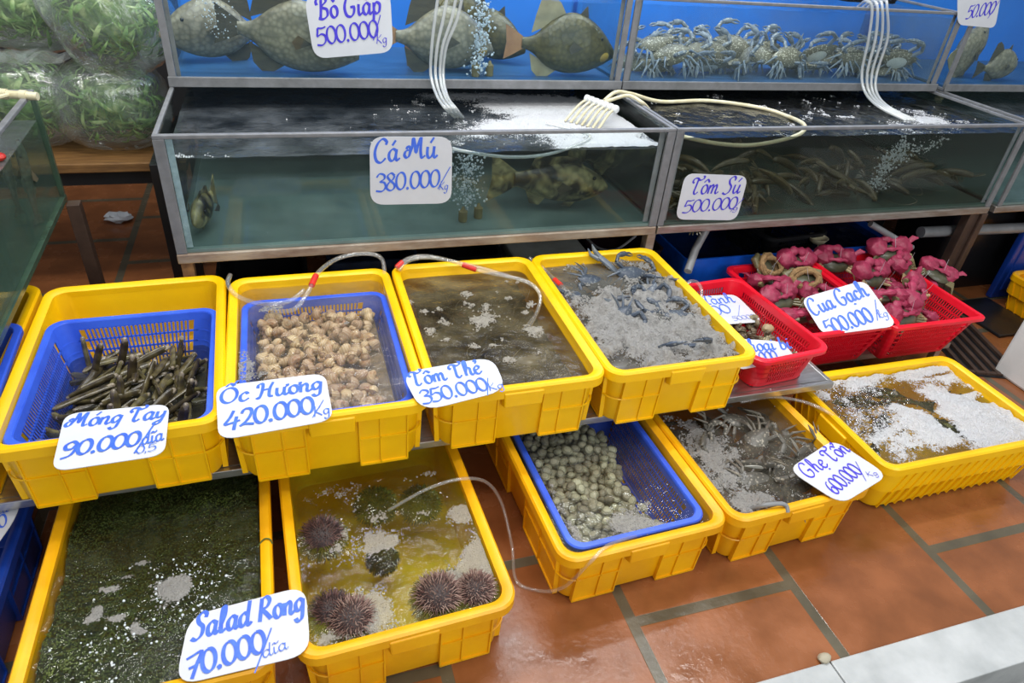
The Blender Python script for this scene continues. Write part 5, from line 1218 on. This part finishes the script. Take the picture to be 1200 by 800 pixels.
hose('air_hose', 'clear air hose with red tape entering the foamy crate at its back left', [P(620, 302, 1.78), P(634, 312, 1.745), P(648, 326, 1.68), P(664, 340, 1.60), PZ(690, 360, .380)], .0062, HOSE, (.60,))
hose('air_hose', 'clear air hose hooked over the right rim of the foamy crate', [PZ(812, 378, .38), P(820, 358, 1.51), P(822, 340, 1.56), P(817, 331, 1.60), P(808, 330, 1.62), P(802, 338, 1.60)], .0058, HOSE)
hose('air_hose', 'thin clear hose bowing from the urchin crate across to the clam crate', [PZ(455, 598, .158), PZ(500, 573, .20), PZ(540, 561, .215), PZ(570, 565, .17), PZ(588, 590, .10), PZ(600, 640, .02), PZ(605, 680, .008), PZ(632, 692, .006), PZ(660, 688, .05), PZ(690, 660, .165), PZ(708, 642, .188), PZ(725, 634, .17), PZ(745, 628, .155)], .0042, HOSE)
hose('air_hose', 'short clear hose lying between the right floor crates below the shelf end', [PZ(868, 471, .19), PZ(905, 465, .20), PZ(940, 470, .186), PZ(965, 480, .184), PZ(985, 492, .165)], .005, HOSE)
hose('air_hose', 'grey hose end bent over the front rim of the grey crab crate', [PZ(878, 597, .15), PZ(895, 592, .182), PZ(912, 590, .188), PZ(921, 592, .184), PZ(923, 600, .172)], .0055, PVC)
for k, (dx, y) in enumerate(((0, 2.212), (9, 2.205), (18, 2.208), (24, 2.214))):
    hose('air_hose', 'pale hose of the bundle running down from the triggerfish tank into foam', [P(516 + dx * 1.2, -22, y), P(510 + dx * 1.1, 20, y), P(506 + dx * .7, 55, y), P(505 + dx * .6, 88, y - .005), P(512 + dx * .5, 112, 2.13), P(522 + dx * .5, 127, 2.03), PZ(533 + dx * .4, 137, .732)], .0050, HOSEW, (), 'pale hoses hanging from the triggerfish tank')
for k, (dx, y) in enumerate(((0, 2.215), (8, 2.20), (15, 2.205), (22, 2.212))):
    hose('air_hose', 'pale hose of the bundle running from the crab tank into the prawn tank', [P(1005 + dx * .8, 8, 2.30), P(1015 + dx, 1, 2.235), P(1022 + dx * .8, 10, y), P(1018 + dx, 45, y), P(1010 + dx * .8, 85, y), P(1014 + dx * .6, 108, 2.17), P(1030 + dx * .5, 125, 2.05), PZ(1062 + dx * .5, 141, .762)], .0052, HOSEW, (), 'pale hoses hanging from the crab tank')
hose('air_hose', 'cream hose curling from the white comb across the dark prawn tank', [PZ(708, 118, .80), PZ(722, 108, .81), PZ(740, 110, .80), PZ(775, 119, .768), PZ(830, 118, .766), PZ(890, 126, .764), PZ(925, 137, .762), P(942, 146, 1.86), P(940, 155, 1.815), P(920, 163, 1.812), P(880, 170, 1.815), P(840, 168, 1.812), P(800, 160, 1.815)], .0065, CREAM)
hose('air_hose', 'second cream hose bent over the rim between the two lower tanks', [PZ(708, 120, .80), PZ(735, 112, .806), PZ(752, 120, .80), PZ(760, 128, .765)], .006, CREAM)
hose('air_hose', 'thin clear hose lying on the water behind the front glass of the grouper tank', [P(530, 174, 1.815), P(560, 180, 1.812), P(600, 184, 1.812), P(640, 181, 1.815), PZ(675, 170, .737), PZ(690, 158, .737), PZ(640, 145, .737)], .005, HOSEW)
cm_ = thing('air_comb', 'white air manifold comb resting on the foam of the grouper tank', 'air pipe', PZ(700, 120, .80))
q = MB(); o_ = Vector(PZ(700, 120, .80)); a, b_ = PZ(686, 115, .80) - o_, PZ(724, 129, .792) - o_; q.tube([a, a.lerp(b_, .5), b_], .009, 10)
for k in range(7): c_ = a.lerp(b_, .06 + k * .145); q.tube([c_ - (b_ - a).normalized() * .006, c_ + (b_ - a).normalized() * .006], .0125, 10)
q.build('pipe', WHITE, cm_)
for k in range(7):
    c_ = a.lerp(b_, .08 + k * .14); e_ = PZ(662 + k * 6.5, 142 + k * 1.6, .735) - o_; q = MB(); q.tube(cat_rom([c_, c_.lerp(e_, .4) + Vector((0, 0, .010)), e_], 5), .0042, 7); q.build('air_tube', CREAM, cm_)
kn = MB(); kn.loft([[(r * math.cos(a * PI / 6), r * math.sin(a * PI / 6), z) for a in range(12)] for r, z in ((.010, 0), (.010, .03), (.014, .032), (.014, .05), (.006, .055))]); o = kn.build('valve_knob', WHITE); o.location = (2.61, 1.80, .793); tag(o, 'white valve knob on the rim at the right end of the prawn tank', 'valve')

# ------------------------------------------------------------------ below and behind the tanks
bt = thing('water_tray', 'long blue tray of dark water on the floor under the prawn tank', 'tray', (1.305, 1.845, 0))
q = MB(); W, D, H = .975, .50, .305; hw, hl = W / 2, D / 2
q.loft([ring(rr(hw - i, hl - i, .02, 4, hw, hl), z) for i, z in ((.02, 0), (.002, H - .03), (0, H), (.008, H), (.012, H - .03), (.028, .012))], True, True); q.build('tray_body', mat('tray_blue', s2l(14, 84, 190), s2l(8, 66, 160), .3), bt)
q = MB(); q.add([(.012, .012, H - .022), (W - .012, .012, H - .022), (W - .012, D - .012, H - .022), (.012, D - .012, H - .022)], [(0, 1, 2, 3)]); o = q.build('water', WDK, None, False); o.location = (1.305, 1.845, 0); tag(o, 'dark still water in the blue tray', 'water')
mb_ = make_basket('basket', 'black mesh basket standing in the dark water of the blue tray', BLACK, (1.83, 2.09), .20, .1, .30, .34, .13, rows=5)
bw = thing('bowl', 'small cream bowl floating in the blue tray behind the tied crabs', 'bowl', PZ(958, 281, .31))
q = MB(); q.loft([[(r * math.cos(a * PI / 12), r * math.sin(a * PI / 12), z) for a in range(24)] for r, z in ((.016, -.014), (.028, -.006), (.037, .012), (.0385, .0125), (.036, .0125), (.026, -.002), (.012, -.008))]); q.build('bowl_body', CREAM, bw)
q = MB(); q.tube([(.003, -.012, -.030), (.003, -.006, -.006)], .0025, 6); q.build('foot', CREAM, bw)
q = MB(); a = P(1075, 257, 2.1); b_ = P(1200, 262, 2.1); q.tube([Vector((2.36, 1.86, .345)), Vector((2.9, 1.86, .332)), Vector((4.1, 1.86, .305))], .022, 12); o = q.build('drain_pipe', PVC); tag(o, 'grey horizontal drain pipe under the right tanks', 'pipe')
q = MB(); q.tube([PZ(828, 268, .43), PZ(815, 292, .36), PZ(806, 318, .31)], .014, 10); o = q.build('drain_pipe', PVC); tag(o, 'short grey pipe slanting down behind the foamy yellow crate', 'pipe')
q = MB(); q.tube([PZ(1020, 262, .42), PZ(1050, 280, .36), PZ(1068, 290, .315)], .012, 10); o = q.build('drain_pipe', PVC); tag(o, 'grey pipe slanting across the right end of the blue tray', 'pipe')
sb = thing('foam_box', 'grubby white foam box under the lower left tank', 'box', (.85, 2.14, 0), .0)
q = MB(); q.b2((-.145, -.19, 0), (.125, .19, .262)); q.build('box_body', WHITE, sb, False, .008)
q = MB(); q.b2((-.15, -.195, .2625), (.13, .195, .30)); q.build('lid', mat('grubby_lid', (.58, .62, .60, 1), (.32, .33, .28, 1), .6, nscale=7, bump=.1), sb, False, .008)
mbx = thing('dark_box', 'dark maroon tub behind the foamy yellow crate', 'box', (1.135, 2.12, 0))
MAR = mat('maroon_plastic', (.035, .016, .018, 1), (.016, .008, .010, 1), .3); q = MB(); q.loft([ring(rr(.14 - i, .18 - i, .03), z) for i, z in ((.02, 0), (.004, .28), (0, .30), (.008, .30), (.012, .27), (.028, .01))], True, True); q.build('tub', MAR, mbx)
hose('air_hose', 'thin pale hose drooping into the dark maroon tub', [PZ(682, 272, .33), PZ(700, 290, .31), PZ(722, 292, .31), PZ(745, 276, .34)], .005, PVC)
for x0, x1, y, h, mm, lb in ((-.24, .02, 2.02, .34, BLACK, 'black bin under the left end of the lower left tank'), (.08, .36, 2.05, .36, mat('navy_plastic', (.016, .028, .06, 1), (.01, .014, .03, 1), .4), 'navy blue bin under the lower left tank'), (.40, .64, 2.05, .35, BLACK, 'black bin beside the grubby foam box'), (2.30, 2.58, 2.35, .38, BLACK, 'black bin beside the brown stand leg'), (2.62, 3.4, 2.08, .42, BLACK, 'long black bin below the tanks at right behind the blue board')):
    q = MB(); hw, hl = (x1 - x0) / 2, .16; q.loft([ring(rr(hw - i, hl - i, .03), z) for i, z in ((.025, 0), (.004, h - .03), (0, h - .03), (0, h), (.01, h), (.012, h - .03), (.033, .01))], True, True); o = q.build('bin', mm); o.location = ((x0 + x1) / 2, y, 0); tag(o, lb, 'bin')
wb = thing('foam_box', 'tall white foam box at the right edge beside the wide yellow crate', 'box', (2.425, .86, 0))
q = MB(); q.b2((0, 0, 0), (.5, .525, .34)); q.build('box_body', WHITE, wb, False, .01); q = MB(); q.b2((-.004, -.004, .341), (.504, .529, .39)); q.build('lid', WHITE, wb, False, .01)
# black crate edge and clutter above the crab tank
bc = make_basket('basket', 'black plastic basket on top of the blue crab tank', BLACK, (2.20, 2.46), 1.088, 0, .34, .3, .10, rows=4)
# ------------------------------------------------------------------ handwritten price cards
O_ = lambda cx, cy, rx, ry, a0=100, n=13: [(cx + rx * math.cos(math.radians(a0 + 360 * k / (n - 1))), cy + ry * math.sin(math.radians(a0 + 360 * k / (n - 1)))) for k in range(n)]
GL = {
 '0': (.60, [O_(.30, .5, .25, .5)]),
 '1': (.42, [[(.08, .75), (.28, 1.0), (.27, .5), (.24, 0)]]),
 '2': (.60, [[(.08, .75), (.20, .97), (.42, .95), (.48, .70), (.30, .30), (.04, .03), (.22, .10), (.58, .02)]]),
 '3': (.58, [[(.04, .80), (.20, 1.0), (.44, .92), (.46, .70), (.24, .54), (.46, .48), (.54, .22), (.36, -.02), (.02, .02)]]),
 '4': (.62, [[(.34, 1.0), (.20, .62), (.02, .28), (.30, .30), (.60, .38)], [(.46, .62), (.40, .2), (.36, -.12)]]),
 '5': (.60, [[(.58, 1.02), (.36, .95), (.12, .98)], [(.12, .98), (.09, .75), (.07, .52), (.30, .62), (.50, .48), (.50, .18), (.30, -.02), (.0, .02)]]),
 '6': (.60, [[(.46, .96), (.22, .82), (.07, .40), (.14, .05), (.36, -.02), (.52, .22), (.42, .48), (.20, .42), (.10, .2)]]),
 '7': (.60, [[(.02, .86), (.22, .92), (.58, 1.0), (.42, .55), (.22, -.05)], [(.10, .42), (.30, .46), (.52, .58)]]),
 '8': (.58, [[(.48, .84), (.30, 1.0), (.10, .84), (.22, .60), (.46, .36), (.48, .12), (.28, -.02), (.07, .14), (.16, .42), (.40, .64), (.48, .84)]]),
 '9': (.60, [[(.50, .80), (.32, 1.0), (.08, .82), (.12, .52), (.36, .50), (.52, .80), (.50, .40), (.36, .04), (.04, -.10)]]),
 '.': (.24, [[(.08, .02), (.12, .08), (.15, .0), (.09, .02)]]), ',': (.24, [[(.10, .08), (.12, .0), (.05, -.12)]]),
 '/': (.34, [[(.40, 1.2), (.18, .45), (.0, -.16)]]), ' ': (.34, []),
 'B': (.78, [[(.30, 1.02), (.26, .5), (.20, .0)], [(.02, .66), (-.02, .86), (.16, 1.06), (.46, 1.04), (.58, .82), (.28, .56), (.60, .42), (.62, .12), (.36, -.04), (.08, .02)]]),
 'C': (.74, [[(.62, .78), (.66, .92), (.46, 1.06), (.20, .86), (.05, .45), (.14, .06), (.38, -.04), (.62, .16)]]),
 'G': (.80, [[(.62, .80), (.62, .96), (.42, 1.04), (.18, .84), (.05, .42), (.16, .04), (.42, -.04), (.60, .14), (.62, .42), (.40, .42), (.70, .44)]]),
 'H': (.86, [[(.02, .70), (.04, .92), (.24, .96), (.24, .5), (.12, .0), (.0, .06)], [(.18, .50), (.40, .54), (.66, .58)], [(.74, 1.0), (.60, .6), (.58, .1), (.76, .04)]]),
 'K': (.70, [[(.16, 1.0), (.12, .5), (.06, 0)], [(.58, .95), (.34, .66), (.14, .48), (.36, .26), (.62, .0)]]),
 'M': (1.10, [[(.04, .50), (.10, .62), (.24, .54), (.20, .20), (.06, .10), (-.06, .22), (.0, .40), (.16, .46)], [(.20, .22), (.34, .60), (.38, 1.0), (.48, .70), (.56, .30), (.66, .70), (.80, 1.0), (.80, .4), (.88, .04), (1.06, .14)]]),
 'O': (.86, [O_(.40, .5, .36, .5, 110)]),
 'R': (.80, [[(.20, 1.0), (.16, .5), (.12, .0)], [(.16, .92), (.42, 1.04), (.60, .84), (.46, .58), (.20, .50), (.40, .34), (.70, .02)]]),
 'S': (.72, [[(.62, .80), (.64, .96), (.46, 1.06), (.24, .88), (.30, .64), (.52, .42), (.48, .10), (.24, -.06), (.0, .04)]]),
 'T': (.74, [[(.06, .66), (-.06, .76), (.02, .94), (.24, .96), (.44, .84), (.66, .92), (.70, 1.06), (.58, 1.08)], [(.30, .92), (.28, .5), (.26, .10), (.40, -.02), (.56, .12)]]),
 'a': (.60, [[(.44, .46), (.26, .56), (.07, .38), (.08, .10), (.24, .0), (.40, .20), (.46, .54)], [(.46, .54), (.42, .16), (.50, .0), (.64, .12)]]),
 'b': (.54, [[(.10, 1.0), (.08, .4), (.10, .02), (.34, .0), (.46, .26), (.32, .50), (.10, .40)]]),
 'c': (.50, [[(.42, .42), (.28, .56), (.08, .36), (.10, .06), (.28, -.01), (.48, .14)]]),
 'd': (.62, [[(.44, .46), (.26, .56), (.07, .38), (.08, .10), (.24, .0), (.42, .22)], [(.52, 1.05), (.46, .5), (.44, .12), (.54, .0), (.66, .12)]]),
 'e': (.52, [[(.08, .28), (.30, .32), (.42, .46), (.28, .57), (.09, .38), (.12, .06), (.30, -.01), (.50, .14)]]),
 'g': (.58, [[(.44, .46), (.26, .56), (.07, .38), (.10, .12), (.26, .06), (.42, .26)], [(.46, .54), (.44, .1), (.38, -.30), (.18, -.40), (.06, -.26)]]),
 'h': (.60, [[(.06, .12), (.26, .62), (.28, 1.0), (.16, 1.02), (.12, .6), (.10, .0)], [(.11, .28), (.28, .54), (.42, .46), (.40, .12), (.50, .0), (.62, .10)]]),
 'i': (.34, [[(.12, .54), (.10, .16), (.18, .0), (.34, .12)], [(.14, .78), (.16, .80), (.17, .77)]]),
 'k': (.56, [[(.06, .12), (.24, .66), (.24, 1.0), (.12, 1.0), (.10, .5), (.10, .0)], [(.44, .5), (.14, .26), (.40, .0), (.56, .1)]]),
 'l': (.40, [[(.04, .16), (.26, .66), (.26, 1.04), (.14, 1.0), (.10, .4), (.16, .0), (.36, .12)]]),
 'm': (.86, [[(.08, .54), (.08, .0)], [(.08, .30), (.24, .55), (.34, .44), (.34, .0)], [(.34, .30), (.52, .55), (.62, .42), (.62, .10), (.72, .0), (.86, .12)]]),
 'n': (.60, [[(.08, .54), (.08, .0)], [(.08, .30), (.28, .55), (.40, .42), (.38, .10), (.48, .0), (.62, .12)]]),
 'o': (.52, [O_(.26, .27, .20, .28)]),
 'p': (.58, [[(.12, .56), (.10, .0), (.06, -.40)], [(.11, .30), (.26, .55), (.48, .44), (.44, .10), (.26, .0), (.12, .10)]]),
 'u': (.62, [[(.08, .54), (.08, .14), (.22, .0), (.40, .22), (.44, .54)], [(.44, .54), (.42, .14), (.52, .0), (.64, .12)]]),
 'y': (.60, [[(.08, .54), (.10, .18), (.26, .10), (.42, .30)], [(.46, .54), (.44, .1), (.36, -.30), (.18, -.40), (.08, -.28), (.40, -.08)]]),
}
ACC = {'/': [[(.22, .72), (.40, .96)]], '\\': [[(.12, .96), (.30, .76)]], '^': [[(.06, .70), (.26, .88), (.46, .70)]], '?': [[(.20, .90), (.32, 1.0), (.36, .86), (.26, .74)]], '.': [[(.24, -.24), (.28, -.18), (.30, -.25)]], '~': [[(.02, .74), (.14, .86), (.28, .76), (.44, .90)]], "'": [[(.48, .54), (.58, .62), (.56, .72)]]}
DIA = {'ò': 'o\\', 'á': 'a/', 'ú': 'u/', 'ó': 'o/', 'ô': 'o^', 'Ố': ('O', ['^', '/']), 'ư': "u'", 'ơ': "o'", 'ẻ': ('e', ['?']), 'ẹ': ('e', ['.']), 'ạ': ('a', ['.']), 'ổ': ('o', ['^', '?']), 'ã': ('a', ['~']), 'ĩ': ('i', ['~']), 'à': ('a', ['\\'])}
def text_strokes(s):
    x = 0; out = []
    for ch in s:
        base, accs = ch, []
        if ch in DIA: d_ = DIA[ch]; base, accs = (d_[0], list(d_[1])) if isinstance(d_, tuple) else (d_[0], [d_[1]])
        adv, st_ = GL[base]
        out += [[(a + x, b_) for a, b_ in s_] for s_ in st_]
        for i, ac in enumerate(accs):
            dy = .42 if base == 'O' else 0; dx = .14 if base == 'O' else 0
            if i == 1: dx += .20; dy += .08
            out += [[(a + x + dx, b_ + dy) for a, b_ in s_] for s_ in ACC[ac]]
        x += adv * (1.0 if base not in '0123456789' else .92)
    return out, x
def card(label, ctr, X, Y, w, h, corner, lines, ink, thick=.0016, outline=None):
    """laminated card in the plane (X, Y); lines = (text, (u0, v0), (u1, v1), cap height, pen) with u, v in metres from the middle"""
    X = Vector(X).normalized(); N = X.cross(Vector(Y)).normalized(); Y = N.cross(X)
    t = bpy.data.objects.new('price_card', None); COL.objects.link(t); t.empty_display_size = .05
    t.matrix_world = Matrix(((X.x, Y.x, N.x, ctr[0]), (X.y, Y.y, N.y, ctr[1]), (X.z, Y.z, N.z, ctr[2]), (0, 0, 0, 1)))
    tag(t, label, 'price card')
    q = MB()
    if outline:
        pts = []
        n = len(outline)
        for i in range(n):
            p_, a, b_ = Vector(outline[i]), Vector(outline[i - 1]), Vector(outline[(i + 1) % n])
            s0 = p_ + (a - p_).normalized() * corner; s1 = p_ + (b_ - p_).normalized() * corner
            for k in range(7): u = k / 6; pts.append((s0 * (1 - u) ** 2 + p_ * 2 * u * (1 - u) + s1 * u * u)[:])
    else: pts = rr(w / 2, h / 2, corner)
    q.loft([[(a, b_, -thick / 2) for a, b_ in pts], [(a, b_, thick / 2) for a, b_ in pts]]); cd_ = q.build('card', CARD, t, angle=.5)
    q = MB(); zz = thick / 2 + .0004
    for (s, a, b_, cap, pen) in lines:
        a, b_ = Vector(a), Vector(b_); st_, wd = text_strokes(s); d = (b_ - a); sc = d.length / wd; d.normalize(); up = Vector((-d.y, d.x)); wmax, wmin = pen * cap, pen * cap * .42
        for s_ in st_:
            cp = cat_rom([(x, y, 0) for x, y in s_], 5)
            pts2 = [a + d * (p_.x * sc + .10 * p_.y * cap) + up * p_.y * cap for p_ in cp]
            L, R2 = [], []
            for i, p_ in enumerate(pts2):
                tg = (pts2[min(i + 1, len(pts2) - 1)] - pts2[max(0, i - 1)])
                tg = tg.normalized() if tg.length > 1e-9 else d
                ww = wmin + (wmax - wmin) * abs(math.sin(math.atan2(tg.y, tg.x) - math.radians(35)))
                nn = Vector((-tg.y, tg.x)) * ww / 2; L.append(p_ + nn); R2.append(p_ - nn)
            k = len(L); q.add([(p_.x, p_.y, zz + j * 2e-6) for j, p_ in enumerate(L)] + [(p_.x, p_.y, zz + j * 2e-6) for j, p_ in enumerate(R2)], [(i, i + 1, k + i + 1, k + i) for i in range(k - 1)])
            zz += .00006
    q.build('lettering', ink, cd_, False)
    return t
def pcard(label, corners, plane, lines, ink, cr=.03, tilt=None):
    """corners TL, TR, BR, BL found on a plane: ('z', z) lying flat on rims or ('y', y) taped to the glass"""
    if plane[0] == 'z': f = lambda p_: PZ(p_[0], p_[1], plane[1])
    elif plane[0] == 'y': f = lambda p_: PY(p_[0], p_[1], plane[1])
    else:
        P0, Nn = Vector(plane[1]), Vector(plane[2]).normalized()
        def f(p_):
            v = Vector(ray(*p_)); c_ = Vector(CAMPOS); return c_ + v * ((P0 - c_).dot(Nn) / v.dot(Nn))
    W_ = [f(c_) for c_ in corners]; ctr = sum(W_, Vector()) / 4
    X = ((W_[1] - W_[0]) + (W_[2] - W_[3])).normalized(); Yv = (W_[0] - W_[3]) + (W_[1] - W_[2]); N = X.cross(Yv).normalized(); Y = N.cross(X)
    loc2 = lambda p_: ((p_ - ctr).dot(X), (p_ - ctr).dot(Y))
    ol = [loc2(p_) for p_ in W_]
    ln = []
    for (s, a, b_, capx, pen) in lines:
        A, B = Vector(loc2(f(a))), Vector(loc2(f(b_))); C_ = Vector(loc2(f(capx))); dd = (B - A).normalized(); cap = abs((C_ - A).dot(Vector((-dd.y, dd.x))))
        ln.append((s, A, B, cap, pen))
    return card(label, ctr, X, Y, 0, 0, cr, ln, ink, outline=ol)
pcard('card on the upper tank reading Bò Giáp 500.000', [(356, -6), (457, -12), (461, 61), (368, 69)], ('y', 2.226),
      [('Bò Giáp', (372, 22), (447, 15), (370, -2), .17), ('500.000', (372, 53), (443, 43), (369, 33), .15), ('/', (437, 44), (447, 42), (433, 24), .08), ('Kg', (441, 51), (454, 50), (440, 40), .10)], INKV, .04)
pcard('card on the lower left tank reading Cá Mú 380.000', [(433, 160), (530, 160), (529, 238), (434, 240)], ('y', 1.7825),
      [('Cá Mú', (438, 190), (512, 184), (437, 165), .15), ('380.000', (440, 224), (514, 218), (439, 204), .14), ('/', (513, 218), (524, 217), (512, 200), .08), ('Kg', (514, 222), (525, 222), (513, 212), .10)], INK, .04)
pcard('slanted card on the prawn tank reading Tôm Sú 500.000', [(803, 203), (877, 206), (863, 258), (791, 257)], ('y', 1.7805),
      [('Tôm Sú', (808, 227), (866, 226), (811, 208), .13), ('500.000', (799, 249), (861, 244), (801, 235), .13), ('/', (856, 246), (864, 246), (858, 234), .08), ('g', (858, 246), (864, 246), (859, 240), .12)], INKV, .035)
pcard('card on the razor clam crate reading Móng Tay 90.000', [(76, 485), (199, 473), (193, 533), (60, 553)], ('z', .413),
      [('Móng Tay', (76, 502), (194, 490), (79, 486), .16), ('90.000', (70, 537), (162, 522), (74, 520), .18), ('/', (158, 528), (176, 524), (162, 505), .07), ('dĩa', (166, 522), (192, 516), (168, 507), .10), ('0,5', (159, 533), (183, 528), (161, 524), .12)], INK, .03)
pcard('card on the whelk crate reading Ốc Hương 420.000', [(253, 453), (381, 437), (391, 492), (256, 516)], ('z', .413),
      [('Ốc Hương', (257, 474), (379, 456), (256, 457), .16), ('420.000', (263, 504), (368, 484), (262, 484), .15), ('/', (366, 488), (378, 486), (367, 474), .07), ('Kg', (368, 489), (388, 485), (368, 477), .09)], INK, .035)
pcard('card on the shrimp crate reading Tôm Thẻ 350.000', [(470, 437), (577, 418), (594, 457), (494, 482)], ('z', .413),
      [('Tôm Thẻ', (484, 453), (566, 437), (478, 437), .15), ('350.000', (495, 474), (573, 457), (489, 459), .14), ('/', (570, 462), (580, 459), (566, 448), .07), ('Kg', (574, 459), (592, 455), (571, 450), .10)], INK, .05)
pcard('white card in the first red basket farther back reading Hành', [(800, 348), (862, 345), (894, 377), (838, 381)], ('p', (1.255, 1.49, .318), (.2, -.2, 1)),
      [('Hành', (822, 358), (862, 354), (820, 347), .16), ('00', (837, 370), (858, 366), (834, 359), .15), ('/', (864, 369), (873, 368), (862, 360), .08), ('50000', (860, 376), (886, 373), (859, 371), .10)], INK, .03)
pcard('white card in the front of the first red basket cut off at its bottom', [(852, 396), (916, 400), (934, 420), (864, 434)], ('p', (1.232, 1.262, .322), (-.04, -.35, 1)),
      [('Khoai bi', (868, 413), (928, 408), (867, 399), .17), ('500.000', (868, 428), (912, 422), (868, 416), .15)], INK, .03)
pcard('large card against the middle red basket reading Cua Gạch 500.000', [(938, 350), (1013, 328), (1052, 382), (965, 393)], ('p', (1.646, 1.427, .321), (-.28, -.27, .92)),
      [('Cua Gạch', (953, 370), (1019, 346), (945, 352), .14), ('500.000', (972, 393), (1025, 376), (962, 377), .14), ('/', (1027, 373), (1033, 372), (1025, 355), .06), ('kg', (1030, 373), (1042, 371), (1026, 364), .08)], INK, .035)
pcard('diamond lying card in violet ink reading Ghẹ Tổn 600.000', [(923, 550), (977, 515), (1041, 557), (986, 591)], ('z', .186),
      [('Ghẹ Tổn', (948, 561), (997, 528), (934, 546), .14), ('600.000', (979, 580), (1011, 554), (965, 566), .13), ('/', (1012, 562), (1020, 557), (1003, 545), .07), ('Kg', (1017, 559), (1030, 557), (1015, 553), .10)], INKV, .04)
pcard('card across the two left floor crates reading Salad Rong 70.000', [(222, 722), (358, 686), (364, 766), (205, 804)], ('z', .1835),
      [('Salad Rong', (224, 750), (358, 715), (226, 722), .17), ('70.000', (218, 797), (311, 763), (212, 772), .18), ('/', (298, 784), (320, 775), (312, 745), .06), ('dĩa', (308, 772), (338, 760), (308, 757), .09)], INK, .04)
pcard('card on the bright blue tank at the right edge reading 50.000', [(1122, -18), (1176, -22), (1166, 33), (1122, 29)], ('y', 2.226),
      [('50.000', (1131, 22), (1163, 16), (1130, 8), .13), ('/', (1158, 19), (1164, 18), (1158, 4), .07)], INKV, .03)
pcard('card at the left edge overlapping the deep blue crate, lower of two', [(-70, 600), (26, 582), (18, 608), (-40, 690)], ('z', .2),
      [('100.000', (-55, 640), (8, 616), (-58, 626), .14), ('dĩa', (-10, 605), (10, 600), (-10, 596), .1)], INK, .03)
pcard('card corner at the left edge above the other card', [(-80, 575), (10, 567), (4, 586), (-60, 640)], ('z', .215),
      [('Só', (-40, 592), (2, 582), (-42, 574), .15)], INK, .02)
